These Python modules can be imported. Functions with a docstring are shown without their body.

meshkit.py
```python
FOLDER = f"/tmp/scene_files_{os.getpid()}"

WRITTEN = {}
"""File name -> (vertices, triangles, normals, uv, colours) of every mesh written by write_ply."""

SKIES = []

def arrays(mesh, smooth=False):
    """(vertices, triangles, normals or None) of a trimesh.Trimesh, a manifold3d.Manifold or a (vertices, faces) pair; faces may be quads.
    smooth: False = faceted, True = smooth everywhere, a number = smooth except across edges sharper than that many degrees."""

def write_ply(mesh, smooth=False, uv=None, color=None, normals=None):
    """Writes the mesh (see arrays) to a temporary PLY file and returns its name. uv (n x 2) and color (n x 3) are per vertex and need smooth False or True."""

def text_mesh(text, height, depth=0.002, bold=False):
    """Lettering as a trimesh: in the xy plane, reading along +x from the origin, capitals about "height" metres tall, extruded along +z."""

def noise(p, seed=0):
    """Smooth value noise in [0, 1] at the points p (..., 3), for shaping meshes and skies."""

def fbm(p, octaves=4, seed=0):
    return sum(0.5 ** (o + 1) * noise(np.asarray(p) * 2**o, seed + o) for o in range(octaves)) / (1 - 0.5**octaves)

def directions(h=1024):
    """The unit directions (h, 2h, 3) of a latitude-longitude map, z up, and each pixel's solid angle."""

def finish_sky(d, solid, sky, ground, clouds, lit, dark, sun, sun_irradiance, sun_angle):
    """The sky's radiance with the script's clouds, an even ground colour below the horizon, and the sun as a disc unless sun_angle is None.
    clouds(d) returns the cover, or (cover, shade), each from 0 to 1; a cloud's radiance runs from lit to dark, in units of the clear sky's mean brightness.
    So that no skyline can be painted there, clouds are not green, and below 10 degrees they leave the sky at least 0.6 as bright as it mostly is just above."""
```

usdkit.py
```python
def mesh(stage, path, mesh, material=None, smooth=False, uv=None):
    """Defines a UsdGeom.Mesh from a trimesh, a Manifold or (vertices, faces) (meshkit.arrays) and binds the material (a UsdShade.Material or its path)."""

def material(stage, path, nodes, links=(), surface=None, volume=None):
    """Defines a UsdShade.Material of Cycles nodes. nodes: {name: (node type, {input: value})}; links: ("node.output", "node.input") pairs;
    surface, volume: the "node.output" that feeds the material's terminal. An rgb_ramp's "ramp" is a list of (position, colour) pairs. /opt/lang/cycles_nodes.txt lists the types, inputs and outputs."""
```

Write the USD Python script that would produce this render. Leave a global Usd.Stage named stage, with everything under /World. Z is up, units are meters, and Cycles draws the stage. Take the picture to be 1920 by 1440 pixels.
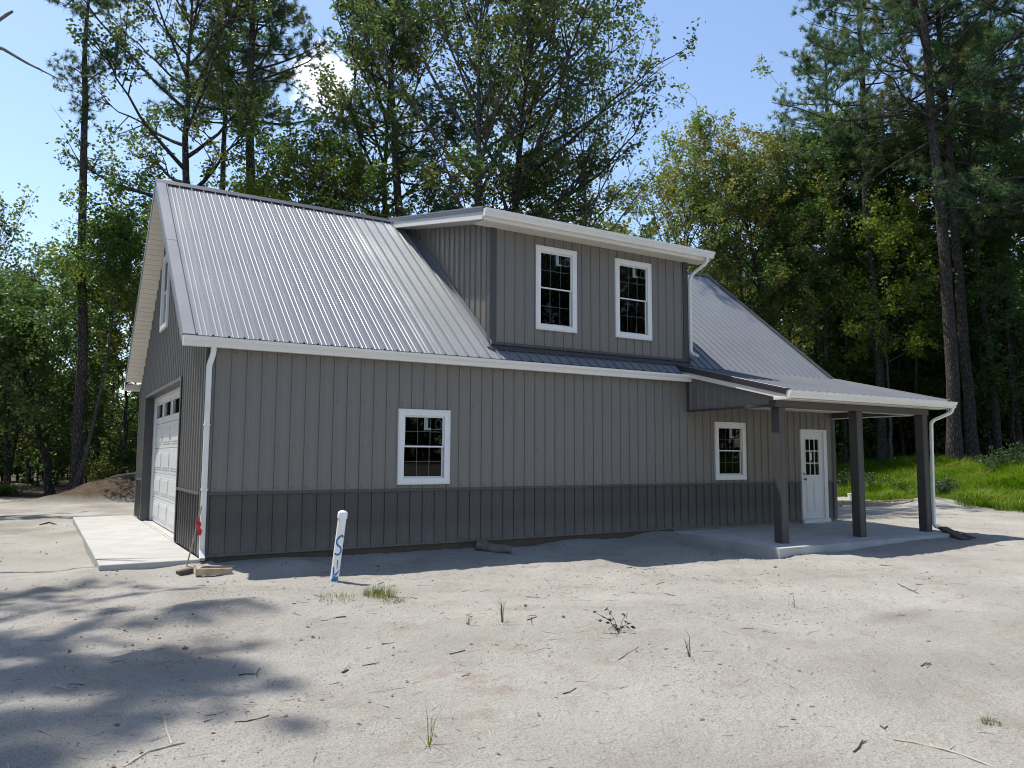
import math, numpy as np, trimesh, usdkit, meshkit
from pxr import Usd, UsdGeom, UsdLux, UsdShade, Gf, Sdf, Vt

stage = Usd.Stage.CreateInMemory()
UsdGeom.SetStageUpAxis(stage, UsdGeom.Tokens.z)
UsdGeom.SetStageMetersPerUnit(stage, 1.0)
UsdGeom.Xform.Define(stage, '/World')
UsdGeom.Scope.Define(stage, '/World/Looks')

# ------------------------------------------------------------------ camera
CAM = np.array([-2.083, -12.169, 1.4635])
YAW, PITCH, ROLL, FPX = 0.5473, 0.0937, 0.0044, 1449.4
FW = np.array([math.sin(YAW) * math.cos(PITCH), math.cos(YAW) * math.cos(PITCH), math.sin(PITCH)])
_r0 = np.array([math.cos(YAW), -math.sin(YAW), 0.0]); _u0 = np.cross(_r0, FW)
RT = _r0 * math.cos(ROLL) + _u0 * math.sin(ROLL)
UP = -_r0 * math.sin(ROLL) + _u0 * math.cos(ROLL)
cam = UsdGeom.Camera.Define(stage, '/World/camera')
cam.AddTransformOp().Set(Gf.Matrix4d(*RT, 0, *UP, 0, *(-FW), 0, *CAM, 1))
cam.CreateHorizontalApertureAttr(36.0); cam.CreateVerticalApertureAttr(27.0)
cam.CreateFocalLengthAttr(36.0 * FPX / 1920)
cam.CreateClippingRangeAttr(Gf.Vec2f(0.1, 3000))
cam.CreateExposureAttr(0.58)

# ------------------------------------------------------------------ sun and sky
SUN = np.array([-0.23, 0.41, 1.0]); SUN /= np.linalg.norm(SUN)
PUFF = FW + RT * (612 - 960) / FPX + UP * (720 - 150) / FPX; PUFF /= np.linalg.norm(PUFF)   # a small white cloud
ELEV, ROT = math.asin(SUN[2]), math.atan2(SUN[0], SUN[1])
usdkit.material(stage, '/World/Looks/sky', {
    'sky': ('sky_texture', {'sky_type': 'single_scattering', 'sun_disc': False, 'sun_elevation': ELEV, 'sun_rotation': ROT, 'air_density': 1.0, 'aerosol_density': 0.6, 'ozone_density': 1.2}),
    'tc': ('texture_coordinate', {}),
    'map': ('mapping', {'scale': (1.0, 1.0, 2.2), 'location': (3.3, 1.7, 0.4)}),
    'n': ('noise_texture', {'scale': 3.4, 'detail': 8, 'roughness': 0.55}),
    'r': ('rgb_ramp', {'ramp': [(0.0, (0, 0, 0)), (0.54, (0, 0, 0)), (0.66, (0.85, 0.85, 0.85)), (1.0, (1, 1, 1))]}),
    'sep': ('separate_xyz', {}),
    'lo': ('map_range', {'value': 0, 'from_min': 0.38, 'from_max': 0.22, 'to_min': 0.0, 'to_max': 1.0, 'clamp': True}),
    'mul': ('math', {'math_type': 'multiply'}),
    'n2': ('noise_texture', {'scale': 22, 'detail': 6, 'roughness': 0.6}), 'na': ('math', {'math_type': 'multiply_add', 'value2': 0.0030, 'value3': -0.0015}),
    'dot': ('vector_math', {'math_type': 'dot_product', 'vector2': tuple(PUFF)}), 'ds': ('math', {'math_type': 'add'}), 'pr': ('map_range', {'range_type': 'smoothstep', 'from_min': 0.99885, 'from_max': 0.9999, 'to_min': 0.0, 'to_max': 0.95, 'clamp': True}), 'mx2': ('math', {'math_type': 'maximum'}),
    'mix': ('mix_color', {'b': (8.0, 8.2, 8.6), 'use_clamp': False}),
    'bg': ('background_shader', {'strength': 0.15}),
}, [('tc.generated', 'map.vector'), ('map.vector', 'n.vector'), ('n.fac', 'r.fac'), ('tc.generated', 'sep.vector'), ('sep.z', 'lo.value'),
    ('r.color', 'mul.value1'), ('lo.result', 'mul.value2'), ('tc.generated', 'n2.vector'), ('n2.fac', 'na.value1'), ('tc.generated', 'dot.vector1'), ('dot.value', 'ds.value1'), ('na.value', 'ds.value2'), ('ds.value', 'pr.value'), ('mul.value', 'mx2.value1'), ('pr.result', 'mx2.value2'), ('mx2.value', 'mix.fac'), ('sky.color', 'mix.a'), ('mix.result', 'bg.color')], surface='bg.background')
dome = UsdLux.DomeLight.Define(stage, '/World/sky')
dome.GetPrim().SetCustomDataByKey('kind', 'structure')
UsdShade.MaterialBindingAPI.Apply(dome.GetPrim()).Bind(UsdShade.Material.Get(stage, '/World/Looks/sky'))
sun = UsdLux.DistantLight.Define(stage, '/World/sun')
sun.CreateNormalizeAttr(True); sun.CreateIntensityAttr(1.1); sun.CreateAngleAttr(0.53); sun.CreateColorAttr(Gf.Vec3f(1.0, 0.95, 0.87))
_z = SUN; _x = np.cross([0, 0, 1.0], _z); _x /= np.linalg.norm(_x); _y = np.cross(_z, _x)
sun.AddTransformOp().Set(Gf.Matrix4d(*_x, 0, *_y, 0, *_z, 0, 0, 0, 60, 1))

# ------------------------------------------------------------------ helpers
used = {}
def numbered(path):
    n = used.get(path, 0); used[path] = n + 1
    return path if n == 0 else f'{path}_{n:03d}'
def tag(prim, label=None, cat=None, group=None, kind=None):
    for k, v in (('label', label), ('category', cat), ('group', group), ('kind', kind)):
        if v: prim.SetCustomDataByKey(k, v)
    return prim
def thing(name, label, cat, loc=(0, 0, 0), rz=0, group=None, kind=None):
    x = UsdGeom.Xform.Define(stage, numbered('/World/' + name))
    if any(loc): x.AddTranslateOp().Set(Gf.Vec3d(*map(float, loc)))
    if rz: x.AddRotateZOp().Set(math.degrees(rz))
    return tag(x.GetPrim(), label, cat, group, kind)
def obj(name, m, mat, parent=None, smooth=False, label=None, cat=None, group=None, kind=None):
    path = numbered((str(parent.GetPath()) if parent else '/World') + '/' + name)
    p = usdkit.mesh(stage, path, m, '/World/Looks/' + mat, smooth=smooth)
    return tag(p.GetPrim(), label, cat, group, kind)

class MB:
    """Collects shapes into one mesh."""
    def __init__(s): s.v, s.f, s.n = [], [], 0
    def add(s, v, f):
        v = np.asarray(v, float); f = np.asarray(f, int)
        if f.shape[1] == 4: f = np.vstack([f[:, [0, 1, 2]], f[:, [0, 2, 3]]])
        s.v.append(v); s.f.append(f + s.n); s.n += len(v); return s
    def box(s, x0, x1, y0, y1, z0, z1, c=0.0):
        return s.obox((0, 0, 0), (1, 0, 0), (0, 1, 0), (0, 0, 1), x0, x1, y0, y1, z0, z1, c)
    def obox(s, O, X, Y, Z, x0, x1, y0, y1, z0, z1, c=0.0):
        if c <= 0:
            q = np.array([(x, y, z) for z in (z0, z1) for y in (y0, y1) for x in (x0, x1)], float)
            f = [(0, 2, 3, 1), (4, 5, 7, 6), (0, 1, 5, 4), (2, 6, 7, 3), (0, 4, 6, 2), (1, 3, 7, 5)]
        else:
            pts = []
            for z, dz in ((z0, 1), (z1, -1)):
                for y, dy in ((y0, 1), (y1, -1)):
                    for x, dx in ((x0, 1), (x1, -1)):
                        pts += [(x, y + dy * c, z + dz * c), (x + dx * c, y, z + dz * c), (x + dx * c, y + dy * c, z)]
            h = trimesh.convex.convex_hull(np.array(pts)); q, f = np.array(h.vertices), np.array(h.faces)
        X, Y, Z = (np.asarray(a, float) for a in (X, Y, Z)); f = np.asarray(f)
        if np.dot(np.cross(X, Y), Z) < 0: f = f[:, ::-1]
        return s.add(np.asarray(O, float) + q[:, :1] * X + q[:, 1:2] * Y + q[:, 2:] * Z, f)
    def tube(s, pts, r, sides=8, caps=True):
        v, f = tubes(np.asarray(pts, float)[None], np.broadcast_to(r, (1, len(pts))), sides)
        s.add(v, f)
        if caps:
            k = len(pts)
            for e, fl in ((0, True), (k - 1, False)):
                ring = v[e * sides:(e + 1) * sides]; c = len(ring)
                vv = np.vstack([ring, ring.mean(0)])
                ff = [((i + 1) % c, i, c) if fl else (i, (i + 1) % c, c) for i in range(c)]
                s.add(vv, ff)
        return s
    def mesh(s): return np.vstack(s.v), np.vstack(s.f)

def tubes(P, R, sides=5):
    """Batch of polylines P (n,k,3) with radii R (n,k) as tubes."""
    n, k, _ = P.shape
    t = np.gradient(P, axis=1); t /= np.linalg.norm(t, axis=2, keepdims=True) + 1e-12
    ref = np.where(np.abs(t[..., 2:]).mean(1, keepdims=True) < 0.9, [0, 0, 1.0], [1.0, 0, 0])
    a = np.cross(t, np.broadcast_to(ref, t.shape)); a /= np.linalg.norm(a, axis=2, keepdims=True) + 1e-12
    b = np.cross(t, a)
    ang = np.arange(sides) * 2 * np.pi / sides
    v = P[:, :, None] + R[:, :, None, None] * (np.cos(ang)[None, None, :, None] * a[:, :, None] + np.sin(ang)[None, None, :, None] * b[:, :, None])
    i, j = np.meshgrid(np.arange(k - 1), np.arange(sides), indexing='ij')
    q = np.stack([i * sides + j, i * sides + (j + 1) % sides, (i + 1) * sides + (j + 1) % sides, (i + 1) * sides + j], -1).reshape(-1, 4)
    q = (q[None] + (np.arange(n) * k * sides)[:, None, None]).reshape(-1, 4)
    return v.reshape(-1, 3), np.vstack([q[:, [0, 1, 2]], q[:, [0, 2, 3]]])

def at(px, D):
    """Ground position of a thing whose foot stands at picture column px, at distance D along the view."""
    fh = np.array([math.sin(YAW), math.cos(YAW)]); rh = np.array([math.cos(YAW), -math.sin(YAW)])
    return CAM[:2] + D * fh + rh * (px - 960) / FPX * D

# ------------------------------------------------------------------ materials
def M(name, nodes, links, surface='p.BSDF'):
    return usdkit.material(stage, '/World/Looks/' + name, nodes, links, surface=surface)
def paint(name, col, rough=0.5, var=0.06, scale=3.0, bump=0.0, bscale=60, metallic=0.0, spec=0.5, coat=0.0):
    c = np.array(col)
    nodes = {'g': ('geometry', {}), 'n': ('noise_texture', {'scale': scale, 'detail': 5, 'roughness': 0.6}),
             'r': ('rgb_ramp', {'ramp': [(0.25, tuple(c * (1 - var))), (0.75, tuple(np.minimum(c * (1 + var), 1)))]}),
             'p': ('principled_bsdf', {'roughness': rough, 'metallic': metallic, 'specular_ior_level': spec, 'coat_weight': coat, 'coat_roughness': 0.25})}
    links = [('g.position', 'n.vector'), ('n.fac', 'r.fac'), ('r.color', 'p.base_color')]
    if bump:
        nodes['bn'] = ('noise_texture', {'scale': bscale, 'detail': 4}); nodes['b'] = ('bump', {'strength': bump, 'distance': 0.01})
        links += [('g.position', 'bn.vector'), ('bn.fac', 'b.height'), ('b.normal', 'p.normal')]
    return M(name, nodes, links)
def metal_sheet(name, col, rough, spec=0.5, streak=0.05, bump=0.06, metallic=0.0):
    """Painted steel sheet: faint vertical streaks, dust, slight oil-canning."""
    c = np.array(col)
    M(name, {'g': ('geometry', {}), 'm': ('mapping', {'scale': (14, 14, 0.8)}), 'n': ('noise_texture', {'scale': 1.0, 'detail': 4}),
             'n2': ('noise_texture', {'scale': 1.1, 'detail': 3}), 'ad': ('math', {'math_type': 'add'}), 'hf': ('math', {'math_type': 'multiply', 'value2': 0.5}),
             'r': ('rgb_ramp', {'ramp': [(0.3, tuple(c * (1 - streak))), (0.7, tuple(c * (1 + streak)))]}),
             'rr': ('map_range', {'from_min': 0.3, 'from_max': 0.7, 'to_min': rough - 0.05, 'to_max': rough + 0.07}),
             'b': ('bump', {'strength': bump, 'distance': 0.02}), 'sx': ('separate_xyz', {}), 'sh': ('map_range', {'from_min': 0.42, 'from_max': 0.0, 'to_min': 0.0, 'to_max': 0.5, 'clamp': True}), 'ns': ('noise_texture', {'scale': 5, 'detail': 5, 'roughness': 0.7}), 'sm': ('math', {'math_type': 'multiply'}), 'dm': ('mix_color', {'b': (0.30, 0.28, 0.25)}), 'isl': ('mix_color', {'blend_type': 'multiply', 'fac': 1.0}), 'ir': ('rgb_ramp', {'ramp': [(0, (.95, .95, .95)), (1, (1.05, 1.05, 1.05))]}),
             'p': ('principled_bsdf', {'specular_ior_level': spec, 'metallic': metallic})},
      [('g.position', 'm.vector'), ('m.vector', 'n.vector'), ('g.position', 'n2.vector'), ('n.fac', 'ad.value1'), ('n2.fac', 'ad.value2'), ('ad.value', 'hf.value1'), ('hf.value', 'r.fac'),
       ('g.position', 'sx.vector'), ('sx.z', 'sh.value'), ('g.position', 'ns.vector'), ('ns.fac', 'sm.value2'), ('sh.result', 'sm.value1'), ('sm.value', 'dm.fac'), ('isl.result', 'dm.a'), ('g.random_per_island', 'ir.fac'), ('r.color', 'isl.a'), ('ir.color', 'isl.b'), ('dm.result', 'p.base_color'), ('n2.fac', 'rr.value'), ('rr.result', 'p.roughness'), ('n2.fac', 'b.height'), ('b.normal', 'p.normal')])
metal_sheet('wall_sheet', (0.188, 0.175, 0.158), 0.42)
metal_sheet('wainscot_sheet', (0.061, 0.058, 0.056), 0.40)
metal_sheet('charcoal_trim', (0.062, 0.060, 0.063), 0.38)
metal_sheet('roof_sheet', (0.185, 0.196, 0.22), 0.42, spec=0.5)
metal_sheet('roof_trim', (0.18, 0.19, 0.215), 0.42, spec=0.5)
paint('white_trim', (0.76, 0.74, 0.69), 0.38, 0.03)
paint('white_vinyl', (0.74, 0.74, 0.73), 0.35, 0.02)
paint('muntin_grey', (0.19, 0.20, 0.20), 0.5, 0.02)
paint('white_door', (0.68, 0.69, 0.70), 0.40, 0.02)
paint('soffit_vinyl', (0.72, 0.68, 0.60), 0.5, 0.04)
paint('post_wrap', (0.066, 0.060, 0.056), 0.45, 0.1)
paint('skirt_wood', (0.085, 0.06, 0.04), 0.8, 0.3, 6, 0.4)
paint('screw_steel', (0.10, 0.10, 0.10), 0.4, 0.1)
paint('black_plastic', (0.02, 0.02, 0.02), 0.4, 0.1)
paint('rubber_seal', (0.03, 0.03, 0.03), 0.7, 0.1)
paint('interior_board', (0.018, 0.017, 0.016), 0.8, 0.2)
paint('sticker_paper', (0.32, 0.36, 0.36), 0.6, 0.05)
paint('sticker_white', (0.75, 0.75, 0.72), 0.6, 0.05)
paint('pvc', (0.80, 0.79, 0.74), 0.35, 0.05, 5)
paint('pvc_cap', (0.82, 0.83, 0.85), 0.35, 0.02)
paint('spray_blue', (0.012, 0.13, 0.42), 0.5, 0.35, 40)
paint('knob_metal', (0.25, 0.22, 0.18), 0.3, 0.05, metallic=1.0)
paint('concrete', (0.37, 0.362, 0.345), 0.85, 0.17, 2.2, 0.25, 90)
paint('concrete_porch', (0.41, 0.41, 0.405), 0.85, 0.16, 2.2, 0.25, 90)
paint('weathered_wood', (0.36, 0.28, 0.19), 0.85, 0.3, 9, 0.5, 40)
paint('dark_wood', (0.10, 0.065, 0.05), 0.85, 0.35, 9, 0.5, 40)
paint('pale_stick', (0.42, 0.37, 0.30), 0.9, 0.2, 20, 0.4, 120)
paint('dark_stick', (0.075, 0.06, 0.05), 0.9, 0.35, 25, 0.4, 120)
paint('red_ribbon', (0.55, 0.02, 0.03), 0.5, 0.1)
paint('pebble_dark', (0.13, 0.11, 0.09), 0.9, 0.5, 14)
paint('pebble_light', (0.46, 0.44, 0.41), 0.8, 0.25, 14)
paint('dry_leaf', (0.15, 0.10, 0.065), 0.8, 0.5, 14)
paint('log_bark', (0.14, 0.125, 0.11), 0.95, 0.4, 8, 0.8, 25)
paint('pale_log', (0.40, 0.34, 0.26), 0.9, 0.3, 6, 0.5, 25)

def bark(name, dark, light, sx=9):
    M(name, {'g': ('geometry', {}), 'm': ('mapping', {'scale': (sx, sx, sx * 0.28)}), 'v': ('voronoi_texture', {'scale': 1.0, 'feature': 'distance_to_edge'}),
             'n': ('noise_texture', {'scale': 1.3, 'detail': 6, 'roughness': 0.7}), 'mu': ('math', {'math_type': 'multiply'}), 'm2': ('math', {'math_type': 'multiply', 'value2': 2.2}),
             'r': ('rgb_ramp', {'ramp': [(0.02, dark), (0.5, light), (1.0, tuple(np.array(light) * 1.25))]}), 'b': ('bump', {'strength': 0.9, 'distance': 0.04}), 'p': ('principled_bsdf', {'roughness': 0.95, 'specular_ior_level': 0.2})},
      [('g.position', 'm.vector'), ('m.vector', 'v.vector'), ('m.vector', 'n.vector'), ('v.distance', 'mu.value1'), ('n.fac', 'mu.value2'), ('mu.value', 'm2.value1'), ('m2.value', 'r.fac'), ('r.color', 'p.base_color'), ('m2.value', 'b.height'), ('b.normal', 'p.normal')])
bark('pine_bark', (0.028, 0.023, 0.020), (0.15, 0.125, 0.108), 15)
bark('oak_bark', (0.025, 0.022, 0.019), (0.13, 0.115, 0.10), 12)
bark('pale_bark', (0.05, 0.046, 0.04), (0.17, 0.158, 0.14), 12)

def leafmat(name, ramp, patch=None, trans=0.48, rough=0.45, pscale=0.35):
    """Leaves: tone varies from leaf to leaf and in patches through the crown; part of the light passes through."""
    nodes = {'g': ('geometry', {}), 'r': ('rgb_ramp', {'ramp': ramp}), 'n': ('noise_texture', {'scale': pscale, 'detail': 3}),
             'r2': ('rgb_ramp', {'ramp': [(0.46, (0, 0, 0)), (0.62, (1, 1, 1))]}), 'mx': ('mix_color', {'b': patch or ramp[-1][1]}), 'pf': ('math', {'math_type': 'multiply', 'value2': 0.5 if patch else 0.35}),
             'p': ('principled_bsdf', {'roughness': rough, 'specular_ior_level': 0.35}), 'br': ('hsv', {'value': 1.5, 'saturation': 1.1, 'hue': 0.49}), 't': ('translucent_bsdf', {}), 'm': ('mix_closure', {'fac': trans})}
    links = [('g.random_per_island', 'r.fac'), ('g.position', 'n.vector'), ('n.fac', 'r2.fac'), ('r2.color', 'pf.value1'), ('pf.value', 'mx.fac'), ('r.color', 'mx.a'), ('mx.result', 'p.base_color'),
             ('mx.result', 'br.color'), ('br.color', 't.color'), ('p.BSDF', 'm.closure1'), ('t.BSDF', 'm.closure2')]
    M(name, nodes, links, surface='m.closure')
leafmat('leaf_oak', [(0, (0.061, 0.106, 0.030)), (0.5, (0.103, 0.172, 0.047)), (0.9, (0.183, 0.257, 0.064)), (1, (0.300, 0.279, 0.064))])
leafmat('leaf_mid', [(0, (0.070, 0.131, 0.026)), (0.5, (0.131, 0.217, 0.043)), (0.9, (0.209, 0.287, 0.061)), (1, (0.295, 0.278, 0.052))])
leafmat('leaf_lime', [(0, (0.151, 0.221, 0.036)), (0.5, (0.250, 0.330, 0.056)), (0.9, (0.380, 0.420, 0.081)), (1, (0.481, 0.400, 0.081))])
leafmat('leaf_maple', [(0, (0.117, 0.179, 0.036)), (0.5, (0.186, 0.255, 0.055)), (0.88, (0.290, 0.290, 0.069)), (1, (0.414, 0.235, 0.069))], patch=(0.414, 0.290, 0.076), pscale=0.45)
leafmat('leaf_shade', [(0, (0.067, 0.127, 0.036)), (0.5, (0.120, 0.196, 0.054)), (1, (0.210, 0.284, 0.074))])
leafmat('needles', [(0, (0.057, 0.115, 0.043)), (0.5, (0.098, 0.176, 0.060)), (0.9, (0.160, 0.235, 0.081)), (1, (0.252, 0.210, 0.076))], trans=0.4)
leafmat('grass', [(0, (0.085, 0.175, 0.014)), (0.5, (0.15, 0.29, 0.028)), (0.9, (0.23, 0.37, 0.045)), (1, (0.35, 0.34, 0.10))], trans=0.5, pscale=0.7)
leafmat('dry_grass', [(0, (0.12, 0.15, 0.03)), (0.5, (0.20, 0.21, 0.06)), (1, (0.33, 0.29, 0.13))], trans=0.3)
leafmat('weed_leaf', [(0, (0.05, 0.09, 0.03)), (0.5, (0.09, 0.14, 0.06)), (1, (0.16, 0.20, 0.10))], trans=0.3)
leafmat('weed_dark', [(0, (0.025, 0.04, 0.012)), (1, (0.06, 0.075, 0.02))], trans=0.2)

# glass: reflects by fresnel, the rest passes
M('pane_glass', {'f': ('fresnel', {'IOR': 1.5}), 'f2': ('math', {'math_type': 'multiply_add', 'value2': 0.5, 'value3': 0.0}), 't': ('transparent_bsdf', {'color': (0.88, 0.90, 0.90)}), 'gl': ('glossy_bsdf', {'color': (1, 1, 1), 'roughness': 0.01}), 'm': ('mix_closure', {}), 'g': ('geometry', {}), 'k': ('math', {'math_type': 'subtract', 'value1': 1.0}), 'fk': ('math', {'math_type': 'multiply'})},
  [('f.fac', 'f2.value1'), ('g.backfacing', 'k.value2'), ('f2.value', 'fk.value1'), ('k.value', 'fk.value2'), ('fk.value', 'm.fac'), ('t.BSDF', 'm.closure1'), ('gl.BSDF', 'm.closure2')], surface='m.closure')

# sand: grains, pale and rusty patches, dark crumbs; leaf litter where the vertex attribute says so
M('sand', {'g': ('geometry', {}),
    'n1': ('noise_texture', {'scale': 0.55, 'detail': 5, 'roughness': 0.6}), 'r1': ('rgb_ramp', {'ramp': [(0.25, (0.262, 0.247, 0.219)), (0.5, (0.333, 0.317, 0.285)), (0.75, (0.400, 0.384, 0.350))]}),
    'n2': ('noise_texture', {'scale': 1.7, 'detail': 6, 'roughness': 0.7}), 'r2': ('rgb_ramp', {'ramp': [(0.54, (0, 0, 0)), (0.70, (1, 1, 1))]}), 'mA': ('mix_color', {'b': (0.25, 0.205, 0.165)}), 'k2': ('math', {'math_type': 'multiply', 'value2': 0.6}),
    'n3': ('noise_texture', {'scale': 70, 'detail': 4, 'roughness': 0.7}), 'r3': ('rgb_ramp', {'ramp': [(0.25, (0.42, 0.41, 0.40)), (0.47, (0.95, 0.95, 0.95)), (0.78, (1.28, 1.28, 1.28))]}), 'mB': ('mix_color', {'blend_type': 'multiply', 'fac': 1.0, 'use_clamp': False}),
    'v': ('voronoi_texture', {'scale': 26, 'randomness': 1.0}), 'rv': ('rgb_ramp', {'ramp': [(0.10, (1, 1, 1)), (0.17, (0, 0, 0))]}), 'n4': ('noise_texture', {'scale': 2.4, 'detail': 4}), 'r4': ('rgb_ramp', {'ramp': [(0.48, (0, 0, 0)), (0.66, (1, 1, 1))]}), 'kv': ('math', {'math_type': 'multiply'}), 'kv2': ('math', {'math_type': 'multiply', 'value2': 0.75}), 'mC': ('mix_color', {'b': (0.10, 0.085, 0.07)}),
    'n5': ('noise_texture', {'scale': 0.9, 'detail': 5, 'roughness': 0.65, 'distortion': 0.4}), 'r5': ('rgb_ramp', {'ramp': [(0.60, (0, 0, 0)), (0.74, (1, 1, 1))]}), 'k5': ('math', {'math_type': 'multiply', 'value2': 0.5}), 'mE': ('mix_color', {'b': (0.20, 0.178, 0.15)}),
    'a': ('attribute', {'attribute': 'litter'}), 'nl': ('noise_texture', {'scale': 7, 'detail': 6, 'roughness': 0.7}), 'rl': ('rgb_ramp', {'ramp': [(0.3, (0.05, 0.035, 0.022)), (0.55, (0.085, 0.062, 0.042)), (0.75, (0.15, 0.115, 0.08))]}), 'mD': ('mix_color', {}),
    'hb': ('math', {'math_type': 'multiply_add', 'value2': 0.35}), 'n6': ('noise_texture', {'scale': 16, 'detail': 6, 'roughness': 0.65}), 'b': ('bump', {'strength': 1.0, 'distance': 0.035}),
    'p': ('principled_bsdf', {'roughness': 0.95, 'specular_ior_level': 0.15})},
  [('g.position', x + '.vector') for x in ('n1', 'n2', 'n3', 'n4', 'n5', 'n6', 'nl', 'v')] +
  [('n1.fac', 'r1.fac'), ('n2.fac', 'r2.fac'), ('r2.color', 'k2.value1'), ('k2.value', 'mA.fac'), ('r1.color', 'mA.a'), ('n5.fac', 'r5.fac'), ('r5.color', 'k5.value1'), ('k5.value', 'mE.fac'), ('mA.result', 'mE.a'), ('mE.result', 'mB.a'), ('n3.fac', 'r3.fac'), ('r3.color', 'mB.b'),
   ('v.distance', 'rv.fac'), ('n4.fac', 'r4.fac'), ('rv.color', 'kv.value1'), ('r4.color', 'kv.value2'), ('kv.value', 'kv2.value1'), ('kv2.value', 'mC.fac'), ('mB.result', 'mC.a'),
   ('nl.fac', 'rl.fac'), ('a.fac', 'mD.fac'), ('mC.result', 'mD.a'), ('rl.color', 'mD.b'), ('mD.result', 'p.base_color'), ('n3.fac', 'hb.value1'), ('n6.fac', 'hb.value3'), ('hb.value', 'b.height'), ('b.normal', 'p.normal')])

# ------------------------------------------------------------------ ground
def sstep(a, b, x):
    t = np.clip((x - a) / (b - a), 0, 1); return t * t * (3 - 2 * t)
_g = np.random.default_rng(17); FEET = []
for x0_, y0_, a0_, n_ in ((-2.0, -5.0, .3, 9), (1.0, -7.6, 1.0, 7), (3.6, -3.0, -.25, 9), (2.0, -1.6, .05, 8), (6.5, -4.6, .5, 9), (4.6, -7.4, 2.6, 6)):
    for k_ in range(n_): FEET.append((x0_ + .66 * k_ * math.cos(a0_) + (k_ % 2 - .5) * .22 * -math.sin(a0_) + _g.normal(0, .04), y0_ + .66 * k_ * math.sin(a0_) + (k_ % 2 - .5) * .22 * math.cos(a0_) + _g.normal(0, .04), a0_ + _g.normal(0, .15)))
def bank_s(x, y): return (x - 23.9) * 0.917 + (y - 0.4) * -0.40
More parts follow.
